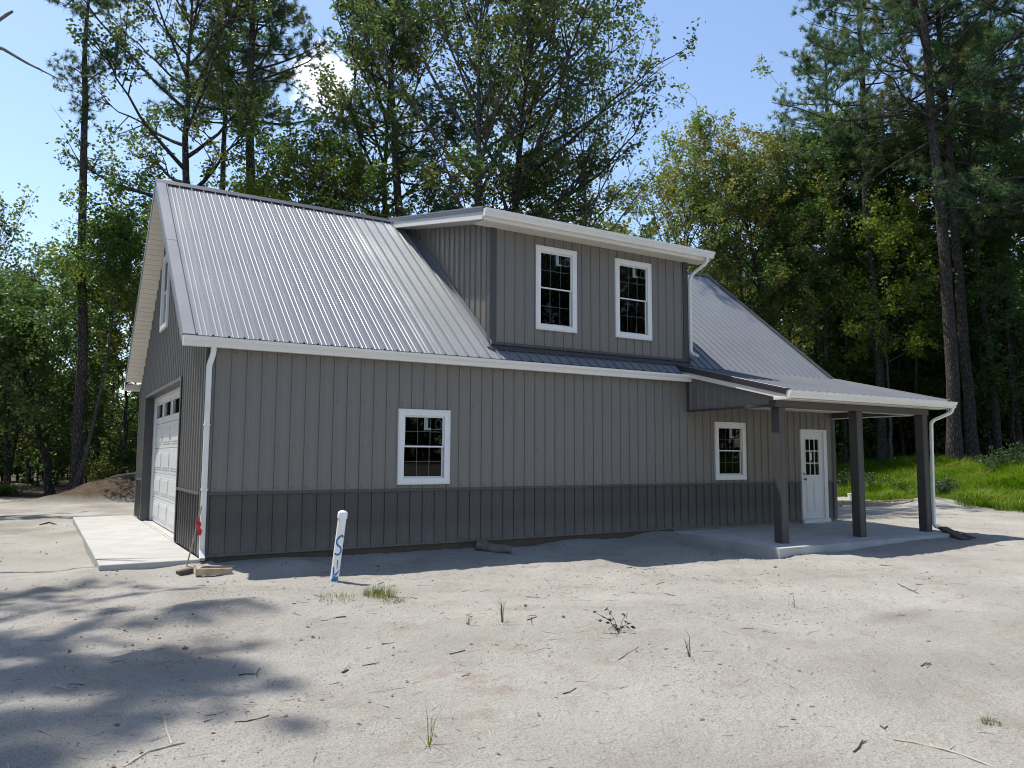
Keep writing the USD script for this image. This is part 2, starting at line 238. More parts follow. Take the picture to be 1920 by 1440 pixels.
def ground_z(x, y, fine=True):
    x = np.asarray(x, float); y = np.asarray(y, float)
    P = np.stack([x, y, np.zeros_like(x)], -1)
    z = -0.20 + 0.0 * x
    z = z + 0.10 * (meshkit.noise(P * 0.35, 5) - 0.5) + 0.075 * (meshkit.noise(P * 0.9, 6) - 0.5) * sstep(-9.5, -5.0, y) 
    if fine:
        z = z + 0.026 * (meshkit.fbm(P * 2.6, 3, 7) - 0.5) + 0.017 * (meshkit.fbm(P * 9, 2, 8) - 0.5) + 0.010 * (meshkit.noise(P * 26, 9) - 0.5)
        rough = sstep(.50, .72, meshkit.noise(P * .8, 15)); z = z + rough * (0.030 * (meshkit.fbm(P * 13, 2, 16) - .5))
        for fx_, fy_, fa_ in FEET:
            if fine: u = (x - fx_) * math.cos(fa_) + (y - fy_) * math.sin(fa_); v = -(x - fx_) * math.sin(fa_) + (y - fy_) * math.cos(fa_); q = (u / .125) ** 2 + (v / .055) ** 2; z = z - .016 * np.exp(-q * q) + .007 * np.exp(-((np.sqrt(q) - 1.35) / .35) ** 2)
    # backfill along the front wall and the slabs
    d = np.maximum(np.maximum(-x, x - 14.6), np.maximum(-y, y - 8.86)); d = np.maximum(d, 0)
    z = z + 0.085 * np.exp(-(d / 0.45) ** 2)
    g = lambda cx, cy, r, h, ry=None: h * np.exp(-((x - cx) / r) ** 2 - ((y - cy) / (ry or r)) ** 2)
    z = z + g(8.7, -0.45, 0.55, 0.10) + g(1.15, -0.75, 0.55, 0.13, 0.4) + g(0.4, -0.5, 0.35, 0.05) + g(1.3, -2.3, 0.5, -0.02) + g(-0.3, -3.4, 0.9, 0.07, 0.35) + g(7.3, -1.1, 0.7, 0.04, 0.3)
    # grass bank on the right, sand heap at its foot, dirt at the left wood edge
    s = bank_s(x, y)
    bump = 0.30 * (meshkit.noise(P * 0.5, 11) - 0.5) * sstep(0, 2, s)
    z = z + (1.30 * sstep(-0.3, 6.5, s) + bump) * sstep(34, 22, y)
    z = z + 0.34 * np.exp(-((x - 24.6) / 1.15) ** 2 - ((y - 3.4) / 1.3) ** 2)
    mz = 0.85 * np.exp(-((x - .7) / 1.9) ** 2 - ((y - 20.3) / 1.4) ** 2) + 0.22 * np.exp(-((x + 1.0) / 1.5) ** 2 - ((y - 18.8) / 0.8) ** 2)
    z = z + mz * (0.85 + 0.3 * meshkit.noise(P * 1.8, 13))
    # keep below the slabs
    z = z + 0.045 * np.exp(-(np.maximum(np.maximum(-1.3 - x, -.14 - y), 0) / .35) ** 2) * (x < .2) * (y < 9.6) * (y > -1.2)
    z = z - 0.03 * np.exp(-((y + 3.0) / .32) ** 2) * sstep(8.8, 9.2, x) * sstep(15.8, 15.2, x)
    z = z - 0.11 * np.exp(-((x - 8.95) / .32) ** 2) * sstep(-3.1, -2.7, y) * sstep(0, -.5, y)
    lim = np.where((x > -1.2) & (x < 0.1) & (y > -0.1) & (y < 9.2), -0.17, 9.0)
    lim = np.where((x > 9.3) & (x < 15.0) & (y > -2.7) & (y < 0.1), -0.24, lim)
    lim = np.where((x > 0.1) & (x < 14.5) & (y > 0.1) & (y < 8.75), -0.3, lim)
    return np.minimum(z, lim)
def axis(lo, a, b, hi, d, ia, ib, grow=1.16, mid=.26):
    """Grid lines: step d between a and b, at most mid out to ia and ib, coarser beyond."""
    c = list(np.arange(a, b + 1e-6, d)); st, q = d, a
    while q > lo: st = min(st * grow, mid if q > ia else 30); q -= st; c.insert(0, q)
    st, q = d, b
    while q < hi: st = min(st * grow, mid if q < ib else 30); q += st; c.append(q)
    return np.array(c)
gx = axis(-600, -6.0, 19.0, 700, 0.075, -12, 40); gy = axis(-600, -10.6, 1.0, 700, 0.075, -16, 32)
GX, GY = np.meshgrid(gx, gy)
GZ = ground_z(GX, GY)
far = np.maximum(np.abs(GX - 5), np.abs(GY)) > 90
GZ = np.where(far, np.where(bank_s(GX, GY) > 0, 1.1, -0.2), GZ)
nxg, nyg = len(gx), len(gy)
idx = np.arange(nxg * nyg).reshape(nyg, nxg)
gf = np.stack([idx[:-1, :-1], idx[:-1, 1:], idx[1:, 1:], idx[1:, :-1]], -1).reshape(-1, 4)
gv = np.stack([GX, GY, GZ], -1).reshape(-1, 3)
gp = usdkit.mesh(stage, '/World/ground', (gv, gf), '/World/Looks/sand', smooth=True)
_P = np.stack([gv[:, 0], gv[:, 1], 0 * gv[:, 0]], -1)
wob = 2.5 * (meshkit.fbm(_P * 0.5, 3, 21) - 0.5)
lit = sstep(21.8, 23.6, gv[:, 1] + wob + 0.04 * gv[:, 0])
lit = np.maximum(lit, sstep(4.6, 6.6, bank_s(gv[:, 0], gv[:, 1]) + wob))
lit = np.maximum(lit, 1.25 * sstep(0.10, 0.46, meshkit.fbm(_P * 1.3, 3, 22)) * np.minimum(1, 1.5 * np.exp(-((gv[:, 0] + .1) / 2.6) ** 2 - ((gv[:, 1] - 19.9) / 1.7) ** 2)))
lit = np.maximum(lit, 0.34 * sstep(0.42, 0.66, meshkit.fbm(_P * 0.8, 4, 23)) * sstep(2.0, 9.0, gv[:, 1]) * sstep(2.0, -1.0, gv[:, 0]))
lit = np.maximum(lit, 0.38 * (0.5 + meshkit.fbm(_P * 2.2, 3, 25)) * np.exp(-((gv[:, 0] - 5.9) / .62) ** 2 - ((gv[:, 1] + 7.05) / .20) ** 2))
lit = np.maximum(lit, sstep(-15, -17.5, gv[:, 0] + wob) * 0.9)
pv = UsdGeom.PrimvarsAPI(gp).CreatePrimvar('litter', Sdf.ValueTypeNames.FloatArray, 'vertex')
# shared vertices survive smooth=True, so the order is that of gv
pv.Set(Vt.FloatArray.FromNumpy(lit.astype(np.float32)))
tag(gp.GetPrim(), 'pale sandy ground of the building plot', None, None, 'structure')
gz = lambda x, y: float(ground_z(np.array([x]), np.array([y]))[0])

# ------------------------------------------------------------------ ribbed sheets
HB = 0.017
def rib_profile(major=0.019, minor=0.003, period=0.2286, phase=0.0):
    def breaks(u0, u1):
        out = []
        for k in range(math.floor((u0 - phase) / period) - 1, math.ceil((u1 - phase) / period) + 2):
            c = phase + k * period
            out += [c - HB, c - 0.009, c + 0.009, c + HB]
            if minor:
                for s in (-0.0762, 0.0762): out += [c + s - 0.014, c + s - 0.007, c + s + 0.007, c + s + 0.014]
        return [u for u in out if u0 < u < u1]
    def height(u):
        r = (u - phase) % period; r = min(r, period - r)
        h = major * min(max((HB - r) / (HB - 0.009), 0), 1)
        if minor: h = max(h, minor * min(max((0.014 - abs(r - 0.0762)) / 0.007, 0), 1))
        return h
    return breaks, height
def const(c): return (lambda u: c) if not callable(c) else c
def sheet(O, U, V, N, u0, u1, vlo, vhi, prof, holes=(), extra=()):
    """One ribbed sheet between u0 and u1, from vlo(u) to vhi(u), with rectangular holes (ua, ub, va, vb)."""
    breaks, height = prof; vlo, vhi = const(vlo), const(vhi)
    us = sorted(set([u0, u1] + breaks(u0, u1) + [h for q in holes for h in q[:2] if u0 < h < u1] + [e for e in extra if u0 < e < u1]))
    O, U, V, N = (np.asarray(a, float) for a in (O, U, V, N)); v, f = [], []
    for a, b in zip(us[:-1], us[1:]):
        if b - a < 1e-6: continue
        m = (a + b) / 2; segs = [(vlo(a), vlo(b), vhi(a), vhi(b))]
        for (ha, hb, va, vb) in holes:
            if ha <= m <= hb:
                ns = []
                for (la, lb, ta, tb) in segs:
                    if va > min(la, lb): ns.append((la, lb, min(va, ta), min(va, tb)))
                    if vb < max(ta, tb): ns.append((max(vb, la), max(vb, lb), ta, tb))
                segs = ns
        for (la, lb, ta, tb) in segs:
            if ta - la < 1e-4 and tb - lb < 1e-4: continue
            n = len(v)
            v += [O + U * a + V * la + N * height(a), O + U * b + V * lb + N * height(b), O + U * b + V * tb + N * height(b), O + U * a + V * ta + N * height(a)]
            f.append((n, n + 1, n + 2, n + 3))
    return (np.array(v), np.array(f)) if f else None
def panels(name, mat, parent, O, U, V, N, u0, u1, vlo, vhi, prof, start, width=0.9144, holes=(), extra=()):
    """Sheets of 36 inches side by side, each a mesh of its own."""
    k = math.floor((u0 - start) / width); edges = [u0]
    while start + (k + 1) * width < u1 - 0.03:
        k += 1
        if start + k * width > u0 + 0.03: edges.append(start + k * width)
    edges.append(u1)
    for a, b in zip(edges[:-1], edges[1:]):
        m = sheet(O, U, V, N, a, b, vlo, vhi, prof, holes, extra)
        if m is not None: obj(name, m, mat, parent)

L, WD, ZT = 14.62, 8.857, 3.2                         # length, depth, top of the front wall
SL = (6.959 - 3.2447) / (WD / 2 + 0.027)              # main roof slope
zroof = lambda y: 3.2447 + SL * ((y if y <= WD / 2 else WD - y) + 0.027)
OG = 0.356
X, Y, Z = np.eye(3)
B = thing('metal_garage_building', 'two storey grey metal garage building with dormer, ribbed roof and white trim', 'building')

wallP = rib_profile(0.020, 0.0025, phase=0.129)
W1 = (3.07, 4.05, 0.985, 2.265); W2 = (10.51, 11.47, 0.975, 2.245); DO = (13.38, 14.24, -0.02, 2.09)
fw_holes = [(W1[0] + .06, W1[1] - .06, W1[2] + .06, W1[3] - .06), (W2[0] + .06, W2[1] - .06, W2[2] + .06, W2[3] - .06), DO]
panels('wall_panel', 'wall_sheet', B, (0, 0, 0), X, Z, -Y, 0.02, L - 0.02, 0.90, 3.14, wallP, 0.129 - 0.1143, holes=fw_holes)
panels('wainscot_panel', 'wainscot_sheet', B, (0, 0, 0), X, Z, -Y, 0.02, L - 0.02, 0.0, 0.885, wallP, 0.129 - 0.1143, holes=[DO])
# gable wall (left end): u runs from the back corner to the front corner so that the outside faces -x
gP = rib_profile(0.020, 0.0025, phase=0.129)
GO = (2.35, 7.52, -0.1, 2.77); GW = (4.50, 5.47, 4.03, 5.62)
ghole = [(WD - GO[1], WD - GO[0], GO[2], GO[3]), (WD - GW[1] + .06, WD - GW[0] - .06, GW[2] + .06, GW[3] - .06)]
gtop = lambda u: zroof(WD - u) - 0.16
panels('wall_panel', 'wall_sheet', B, (0, WD, 0), -Y, Z, -X, 0.02, WD - 0.02, 0.90, gtop, gP, 0.0147, holes=ghole, extra=[WD / 2])
panels('wainscot_panel', 'wainscot_sheet', B, (0, WD, 0), -Y, Z, -X, 0.02, WD - 0.02, 0.0, 0.885, gP, 0.0147, holes=ghole)
# far ends, not seen from the front
obj('right_wall', sheet((L, 0, 0), Y, Z, X, 0, WD, 0.0, lambda u: zroof(u) - 0.16, gP, extra=[WD / 2]), 'wall_sheet', B)
obj('back_wall', sheet((L, WD, 0), -X, Z, Y, 0, L, 0.0, 3.14, wallP), 'wall_sheet', B)
# trims of the walls
def bar(name, mat, parent, *boxes, c=0.004):
    m = MB()
    for b in boxes: m.box(*b, c=c)
    return obj(name, m.mesh(), mat, parent)
bar('wainscot_trim', 'charcoal_trim', B, (0.06, DO[0] - .06, -0.034, -0.001, 0.875, 0.918), (DO[1] + .06, L - 0.09, -0.034, -0.001, 0.875, 0.918))
bar('wainscot_trim', 'charcoal_trim', B, (-0.034, -0.001, 0.09, GO[0] - .05, 0.875, 0.918)); bar('wainscot_trim', 'charcoal_trim', B, (-0.034, -0.001, GO[1] + .05, WD - 0.09, 0.875, 0.918))
bar('base_trim', 'charcoal_trim', B, (0.0, L, -0.03, 0.004, -0.028, 0.004))
bar('corner_trim', 'charcoal_trim', B, (-0.028, 0.075, -0.028, -0.002, 0.0, 3.12), (-0.028, -0.002, -0.0015, 0.075, 0.0, 3.12))
bar('corner_trim', 'charcoal_trim', B, (-0.028, -0.002, WD - 0.09, WD + 0.028, 0.0, 3.12))
bar('corner_trim', 'charcoal_trim', B, (L - 0.09, L + 0.028, -0.03, -0.002, 0.0, 3.12), (L + 0.002, L + 0.028, -0.0015, 0.09, 0.0, 3.12))
bar('skirt_board', 'skirt_wood', B, (0.0, 9.3, -0.004, 0.034, -0.17, -0.029))
bar('floor_slab', 'concrete', B, (0.05, L - 0.05, 0.04, WD - 0.04, -0.2, -0.025), c=0)
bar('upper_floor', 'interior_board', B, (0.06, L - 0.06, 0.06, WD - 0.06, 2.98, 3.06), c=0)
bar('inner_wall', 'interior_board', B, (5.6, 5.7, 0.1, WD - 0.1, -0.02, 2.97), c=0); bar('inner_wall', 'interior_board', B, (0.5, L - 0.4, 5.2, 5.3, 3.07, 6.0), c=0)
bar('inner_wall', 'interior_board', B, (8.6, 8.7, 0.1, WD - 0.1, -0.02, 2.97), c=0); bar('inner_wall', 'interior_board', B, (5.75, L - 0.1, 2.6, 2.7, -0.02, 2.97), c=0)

# ------------------------------------------------------------------ roof
cs = 1 / math.hypot(1, SL); RV = np.array([0, cs, SL * cs]); RN = np.array([0, -SL * cs, cs])   # up the front slope, outward
roofP = rib_profile(0.026, 0.0045, phase=0.06)
r0 = np.array([0, -0.027, 3.2447]); vlen = (WD / 2 + 0.027) / cs
DX0, DX1, DY = 5.05, 10.08, 0.33
PX0 = 9.62
vof = lambda y: (y + 0.027) / cs
def rlo(u): return vof(0.20) if u > PX0 + 0.1 else 0.0
panels('roof_panel', 'roof_sheet', B, r0, X, RV, RN, -OG + .02, DX0, 0.0, vlen, roofP, -OG + .02)
panels('roof_panel', 'roof_sheet', B, r0, X, RV, RN, DX0, PX0 + 0.1, 0.0, vof(DY), roofP, -OG + .02)
panels('roof_panel', 'roof_sheet', B, r0, X, RV, RN, PX0 + 0.1, DX1, vof(0.20), vof(DY), roofP, -OG + .02)
panels('roof_panel', 'roof_sheet', B, r0, X, RV, RN, DX1, L + OG - .02, vof(0.20), vlen, roofP, -OG + .02)
bk = MB(); RVb = np.array([0, -cs, SL * cs]); RNb = np.array([0, SL * cs, cs])
obj('back_roof', sheet((L + OG, WD + 0.027, 3.2447), -X, RVb, RNb, 0, L + 2 * OG, 0, vlen, roofP), 'roof_sheet', B)
# ridge cap, rake trim, closures
def slopebox(m, x0, x1, va, vb, n0, n1, O=r0, V=RV, N=RN, c=0.0): return m.obox(O, X, V, N, x0, x1, va, vb, n0, n1, c)
for (a, b) in ((-OG - .01, 4.70), (10.36, L + OG + .01)):
    m = MB(); slopebox(m, a, b, vlen - 0.17, vlen + 0.012, 0.024, 0.034)
    m.obox((0, WD + 0.027, 3.2447), X, RVb, RNb, a, b, vlen - 0.17, vlen + 0.012, 0.024, 0.034); obj('ridge_cap', m.mesh(), 'charcoal_trim', B)
    m = MB(); slopebox(m, a + .05, b - .05, vlen - 0.158, vlen - 0.14, 0.003, 0.0235); obj('ridge_closure', m.mesh(), 'rubber_seal', B)
cuts = [(-0.03, 3.1), (3.08, vlen - 0.005)]
for i, (a, b) in enumerate(cuts):
    m = MB(); n = 0.0295 if i == 0 else 0.033
    slopebox(m, -OG - .006, -OG + .16, a, b, 0.022, n); slopebox(m, -OG + .03, -OG + .036, a, b, n, n + .004); slopebox(m, -OG + .08, -OG + .086, a, b, n, n + .004)
    slopebox(m, -OG - .012, -OG - .004, a, b, -0.14, n); obj('rake_trim', m.mesh(), 'roof_trim', B)
m = MB(); m.obox((0, WD + 0.027, 3.2447), X, RVb, RNb, -OG - .012, -OG - .004, -0.03, vlen - .005, -0.14, 0.03); m.obox((0, WD + 0.027, 3.2447), X, RVb, RNb, -OG - .004, -OG + .15, -0.03, vlen - .005, 0.022, 0.03); obj('rake_trim', m.mesh(), 'charcoal_trim', B)
m = MB(); slopebox(m, L + OG - .15, L + OG + .012, vof(0.2), vlen - .005, 0.022, 0.032); slopebox(m, L + OG + .004, L + OG + .012, 0, vlen, -0.14, 0.022); obj('rake_trim', m.mesh(), 'charcoal_trim', B)
# rake soffits at the left end: vinyl planks running out from the wall
def soffit(O, V, N, x0, x1, va, vb, n):
    m, v = MB(), va
    while v < vb:
        w = min(0.135, vb - v); m.obox(O, X, V, N, x0, x1, v, v + w - 0.009, n, n + 0.012); m.obox(O, X, V, N, x0, x1, v + w - 0.009, v + w, n + 0.007, n + 0.012); v += 0.135
    return m
obj('rake_soffit', soffit(r0, RV, RN, -OG - .003, -0.002, 0.13, vlen - 0.10, -0.135).mesh(), 'soffit_vinyl', B)
obj('rake_soffit', soffit(np.array([0, WD + 0.027, 3.2447]), RVb, RNb, -OG - .003, -0.002, 0.13, vlen - 0.10, -0.135).mesh(), 'soffit_vinyl', B)
bar('eave_return', 'white_trim', B, (-OG - .01, 0.0, WD - 0.02, WD + 0.24, 3.04, 3.19)); 
m = MB(); m.box(-OG, L + OG, WD + .03, WD + .12, 3.08, 3.2, c=.004); obj('back_gutter', m.mesh(), 'white_trim', B)
bar('fascia_board', 'white_trim', B, (-OG, 9.7, -0.058, -0.004, 3.085, 3.205))

def gutter(name, parent, x0, x1, yb, zt, h=0.125, d=0.125):
    """K-style gutter along x: back at yb, open at the top, with an ogee front."""
    prof = [(0, 0), (0, -h), (-0.62 * d, -h), (-0.70 * d, -h * 0.80), (-0.72 * d, -h * 0.55), (-0.93 * d, -h * 0.34), (-d, -h * 0.22), (-d, 0), (-d + .012, 0.0), (-d + .012, -.012), (-d + .004, -.02),
            (-d + .004, -h * .22), (-.9 * d, -h * .34), (-.69 * d, -h * .55), (-.67 * d, -h * .78), (-.6 * d, -h + .004), (-.004, -h + .004), (-.004, 0)]
    n = len(prof); v = np.array([(x, yb + p, zt + q) for x in (x0, x1) for p, q in prof])
    f = np.array([(i, (i + 1) % n, n + (i + 1) % n, n + i) for i in range(n)])
    m = MB().add(v, f)
    for x, s in ((x0, 1), (x1, -1)):
        cap = [(0, 0), (0, -h), (-.62 * d, -h), (-.72 * d, -h * .55), (-d, -h * .22), (-d, 0)]
        vv = np.array([(x + e, yb + p, zt + q) for e in (0, s * .003) for p, q in cap]); k = len(cap)
        m.add(vv, np.array([(0, i, i + 1) for i in range(1, k - 1)] + [(k, k + i + 1, k + i) for i in range(1, k - 1)]))
    return obj(name, m.mesh(), 'white_trim', parent)
gutter('gutter', B, -OG - .012, 9.80, -0.058, 3.212, .145, .13)
# downspouts: square pipe with bends
def square_pipe(pts, a=0.038, b=0.03):
    P = np.asarray(pts, float); t = np.gradient(P, axis=0); t /= np.linalg.norm(t, axis=1, keepdims=True)
    m = MB(); rings = []
    for p, d in zip(P, t):
        s = np.array([1.0, 0, 0]) - d * d[0]
        if np.linalg.norm(s) < 0.2: s = np.array([0, 1.0, 0]) - d * d[1]
        s /= np.linalg.norm(s); q = np.cross(d, s)
        c = 0.25
        rings.append([p + s * a * i + q * b * j for i, j in ((1 - c, 1), (1, 1 - c), (1, -1 + c), (1 - c, -1), (-1 + c, -1), (-1, -1 + c), (-1, 1 - c), (-1 + c, 1))])
    v = np.array(rings).reshape(-1, 3); f = []
    for i in range(len(P) - 1):
        for j in range(8): f.append((i * 8 + j, i * 8 + (j + 1) % 8, i * 8 + 8 + (j + 1) % 8, i * 8 + 8 + j))
    m.add(v, np.array(f)); return m
def bend(pts, r=0.05, n=4):
    """Rounds the corners of a polyline."""
    P = [np.asarray(p, float) for p in pts]; out = [P[0]]
    for a, b, c in zip(P[:-2], P[1:-1], P[2:]):
        d0 = (a - b) / np.linalg.norm(a - b); d1 = (c - b) / np.linalg.norm(c - b)
        p, q = b + d0 * r, b + d1 * r
        for t in np.linspace(0, 1, n): out.append((1 - t) ** 2 * p + 2 * t * (1 - t) * b + t * t * q)
    return np.array(out + [P[-1]])
ds = obj('downspout', square_pipe(bend([(0.06, -0.115, 3.10), (0.06, -0.115, 2.98), (0.015, -0.072, 2.80), (0.015, -0.072, 0.10), (0.005, -0.20, -0.03)])).mesh(), 'white_trim', B)
for z in (1.9, 0.95): obj('pipe_strap', MB().box(-0.03, 0.06, -0.108, -0.036, z, z + 0.025, c=.003).mesh(), 'white_trim', ds)
# screws on the front wall and roof (many, too small to pick apart)
m = MB()
for k in range(64):
    x = 0.129 + k * 0.2286 + 0.045
    for z in (0.08, 0.83, 0.97, 1.62, 2.36, 3.02):
        if any(h[0] < x < h[1] and h[2] < z < h[3] for h in [W1, W2, (DO[0] - .05, DO[1] + .05, -1, 2.2)]): continue
        m.box(x - .008, x + .008, -0.011, 0.0, z - .008, z + .008)
obj('wall_screws', m.mesh(), 'screw_steel', B, kind='stuff')
m = MB(); xs = np.arange(-OG + .15, L + OG, 0.2286)
for x in xs:
    for v in np.arange(0.08, vlen - .2, 0.61):
        y = v * cs - 0.027
        if (DX0 - .1 < x < DX1 + .1 and y > 0.2) or (x > PX0 and y < 0.3): continue
        m.obox(r0, X, RV, RN, x + .04, x + .052, v, v + .012, 0, .009)
obj('roof_screws', m.mesh(), 'screw_steel', B, kind='stuff')

# ------------------------------------------------------------------ windows and doors
def window(name, O, U, N, w, h, lab=None, sticker=True):
    """Double hung window: O is its lower outer corner, U along the wall, N outward, V up."""
    V = Z; O = np.asarray(O, float); U = np.asarray(U, float); N = np.asarray(N, float)
    bx = lambda m, a, b, c, d, e, g, ch=.004: m.obox(O, U, N, V, a, b, e, g, c, d, ch)
    m = MB(); t = 0.112; F = 0.045                                       # casing 112 mm wide, 45 mm proud
    bx(m, 0, t, 0, h, -.01, F); bx(m, w - t, w, 0, h, -.01, F); bx(m, t, w - t, h - t, h, -.01, F); bx(m, t, w - t, 0, t, -.01, F)
    for (a, b, c, d) in ((.02, .028, .02, h - .02), (w - .028, w - .02, .02, h - .02)): bx(m, a, b, c, d, F, F + .006, .001)
    bx(m, .028, w - .028, h - .028, h - .02, F, F + .006, .001); bx(m, .028, w - .028, .02, .028, F, F + .006, .001)
    f = obj(name, m.mesh(), 'white_vinyl', B, label=lab)
    mid = h * 0.505; g = .026
    for nm, lo, hi, d in (('upper_sash', mid - .015, h - t, .012), ('lower_sash', t, mid + .015, -.016)):
        s = MB(); a, b = t, w - t
        bx(s, a, a + g, lo, hi, d - .022, d, .003); bx(s, b - g, b, lo, hi, d - .022, d, .003); bx(s, a + g, b - g, hi - g, hi, d - .022, d, .003); bx(s, a + g, b - g, lo, lo + g, d - .022, d, .003)
        obj(nm, s.mesh(), 'white_vinyl', f)
        gl = MB(); bx(gl, a + g - .003, b - g + .003, lo + g - .003, hi - g + .003, d - .010, d - .006, 0)
        obj('pane', gl.mesh(), 'pane_glass', f)
        mu = MB(); iw = (b - a - 2 * g) / 3
        for k in (1, 2): bx(mu, a + g + k * iw - .004, a + g + k * iw + .004, lo + g, hi - g, d - .014, d - .011, 0)
        zc = (lo + hi) / 2; bx(mu, a + g, b - g, zc - .004, zc + .004, d - .0135, d - .0105, 0)
        obj('muntins', mu.mesh(), 'muntin_grey', f)
    if sticker:
        s = MB(); a = w * .50; bx(s, a, a + .075, h - t - .24, h - t - .03, .0035, .005, 0); bx(s, a + .075, a + .13, h - t - .24, h - t - .20, .0035, .005, 0)
        obj('glass_sticker', s.mesh(), 'sticker_paper', f)
        s = MB()
        th = np.linspace(0, 2 * np.pi, 25); ring = np.stack([w * .78 + .055 * np.cos(th), h - t - .14 + .085 * np.sin(th)], 1)
        s.tube(O + ring[:, :1] * U + ring[:, 1:] * V + N * .004, .0028, 4, caps=False); bx(s, w * .62, w * .86, h - t - .225, h - t - .219, .003, .004, 0)
        obj('glass_sticker', s.mesh(), 'sticker_paper', f)
    return f
window('window', (W1[0], -0.0, W1[2]), X, -Y, W1[1] - W1[0], W1[3] - W1[2], 'ground floor window in the middle of the front wall')
window('window', (W2[0], -0.0, W2[2]), X, -Y, W2[1] - W2[0], W2[3] - W2[2], 'ground floor window beside the porch')
# entry door with nine panes
def door():
    O = np.array([DO[0], 0, DO[2]]); w, h = DO[1] - DO[0], DO[3] - DO[2]
    m = MB(); m.box(DO[0] - .05, DO[0] + .005, -.045, .01, DO[2], DO[3] + .055, .004); m.box(DO[1] - .075, DO[1] + .05, -.045, .01, DO[2], DO[3] + .055, .004); m.box(DO[0] + .005, DO[1] - .075, -.045, .01, DO[3] - .01, DO[3] + .055, .004)
    m.box(DO[1] - .10, DO[1] - .075, -.02, .01, DO[2], DO[3] - .01, .002)
    f = obj('entry_door', m.mesh(), 'white_door', B, label='white entry door with nine small panes')
    x0, x1, z0, z1 = DO[0] + .008, DO[1] - .10, DO[2] + .05, DO[3] - .012
    gx0, gx1, gz0, gz1 = x0 + .125, x1 - .125, z0 + 1.02, z1 - .16
    m = MB()
    for b in ((x0, gx0, z0, z1), (gx1, x1, z0, z1), (gx0, gx1, z0, gz0), (gx0, gx1, gz1, z1)): m.box(b[0], b[1], -.012, .03, b[2], b[3], 0)
    for k in (0, 1):
        a = x0 + .12 + k * (x1 - x0 - .21) / 2; b = a + (x1 - x0 - .33) / 2
        m.box(a, b, -.018, -.0125, z0 + .17, gz0 - .13, .005); m.box(a + .03, b - .03, -.024, -.0185, z0 + .20, gz0 - .16, .005)
    obj('door_leaf', m.mesh(), 'white_door', f)
    m = MB(); m.box(gx0 - .02, gx0 + .012, -.02, -.0125, gz0 - .02, gz1 + .02, .003); m.box(gx1 - .012, gx1 + .02, -.02, -.0125, gz0 - .02, gz1 + .02, .003); m.box(gx0 + .012, gx1 - .012, -.02, -.0125, gz1 - .012, gz1 + .02, .003); m.box(gx0 + .012, gx1 - .012, -.02, -.0125, gz0 - .02, gz0 + .012, .003)
    for k in (1, 2):
        a = gx0 + k * (gx1 - gx0) / 3; m.box(a - .011, a + .011, -.0195, -.006, gz0, gz1, 0); c = gz0 + k * (gz1 - gz0) / 3; m.box(gx0, gx1, -.019, -.0065, c - .011, c + .011, 0)
    obj('muntins', m.mesh(), 'white_door', f)
    obj('pane', MB().box(gx0, gx1, .004, .009, gz0, gz1).mesh(), 'pane_glass', f)
    obj('glass_sticker', MB().box(gx0 + .17, gx0 + .26, .002, .0035, gz0 + .36, gz0 + .54).mesh(), 'sticker_white', f)
    m = MB(); m.tube([(x0 + .06, -.012, z0 + .93), (x0 + .06, -.05, z0 + .93)], .012, 10); s = trimesh.creation.icosphere(2, .03); s.apply_scale((1, .8, 1)); s.apply_translation((x0 + .06, -.065, z0 + .93)); m.add(s.vertices, s.faces)
    m.tube([(x0 + .06, -.012, z0 + 1.06), (x0 + .06, -.03, z0 + 1.06)], .024, 12); obj('knob', m.mesh(), 'knob_metal', f)
    obj('door_sill', MB().box(DO[0] - .06, DO[1] + .06, -.09, .01, DO[2] - .05, DO[2] + .045, .004).mesh(), 'white_door', f)
door()
# garage door: jamb lining, frame, five sections of four panels, panes in the top one
REC = 0.17
m = MB(); m.box(-.012, REC + .05, GO[1], GO[1] + .02, -.03, GO[3], 0); m.box(-.012, REC + .05, GO[0] - .02, GO[0], -.03, GO[3], 0); m.box(-.012, REC + .05, GO[0] - .02, GO[1] + .02, GO[3], GO[3] + .02, 0)
m.box(-.03, -.012, GO[1], GO[1] + .07, 0, GO[3] + .07, .003); m.box(-.03, -.012, GO[0] - .07, GO[0], 0, GO[3] + .07, .003); m.box(-.03, -.012, GO[0], GO[1], GO[3], GO[3] + .07, .003)
obj('door_jamb', m.mesh(), 'charcoal_trim', B)
m = MB(); gy0, gy1 = GO[0] + .14, GO[1] - .16; gzt = 2.70
m.box(REC - .01, REC + .03, gy1 - .02, GO[1], -.02, GO[3], .004); m.box(REC - .01, REC + .03, GO[0], gy0 + .02, -.02, GO[3], .004); m.box(REC - .01, REC + .03, gy0 + .02, gy1 - .02, gzt - .03, GO[3], .004)
GD = obj('garage_door', m.mesh(), 'white_door', B, label='white sectional garage door with panes in its top section')
pw = (gy1 - gy0) / 4; sh = (gzt + .02) / 5
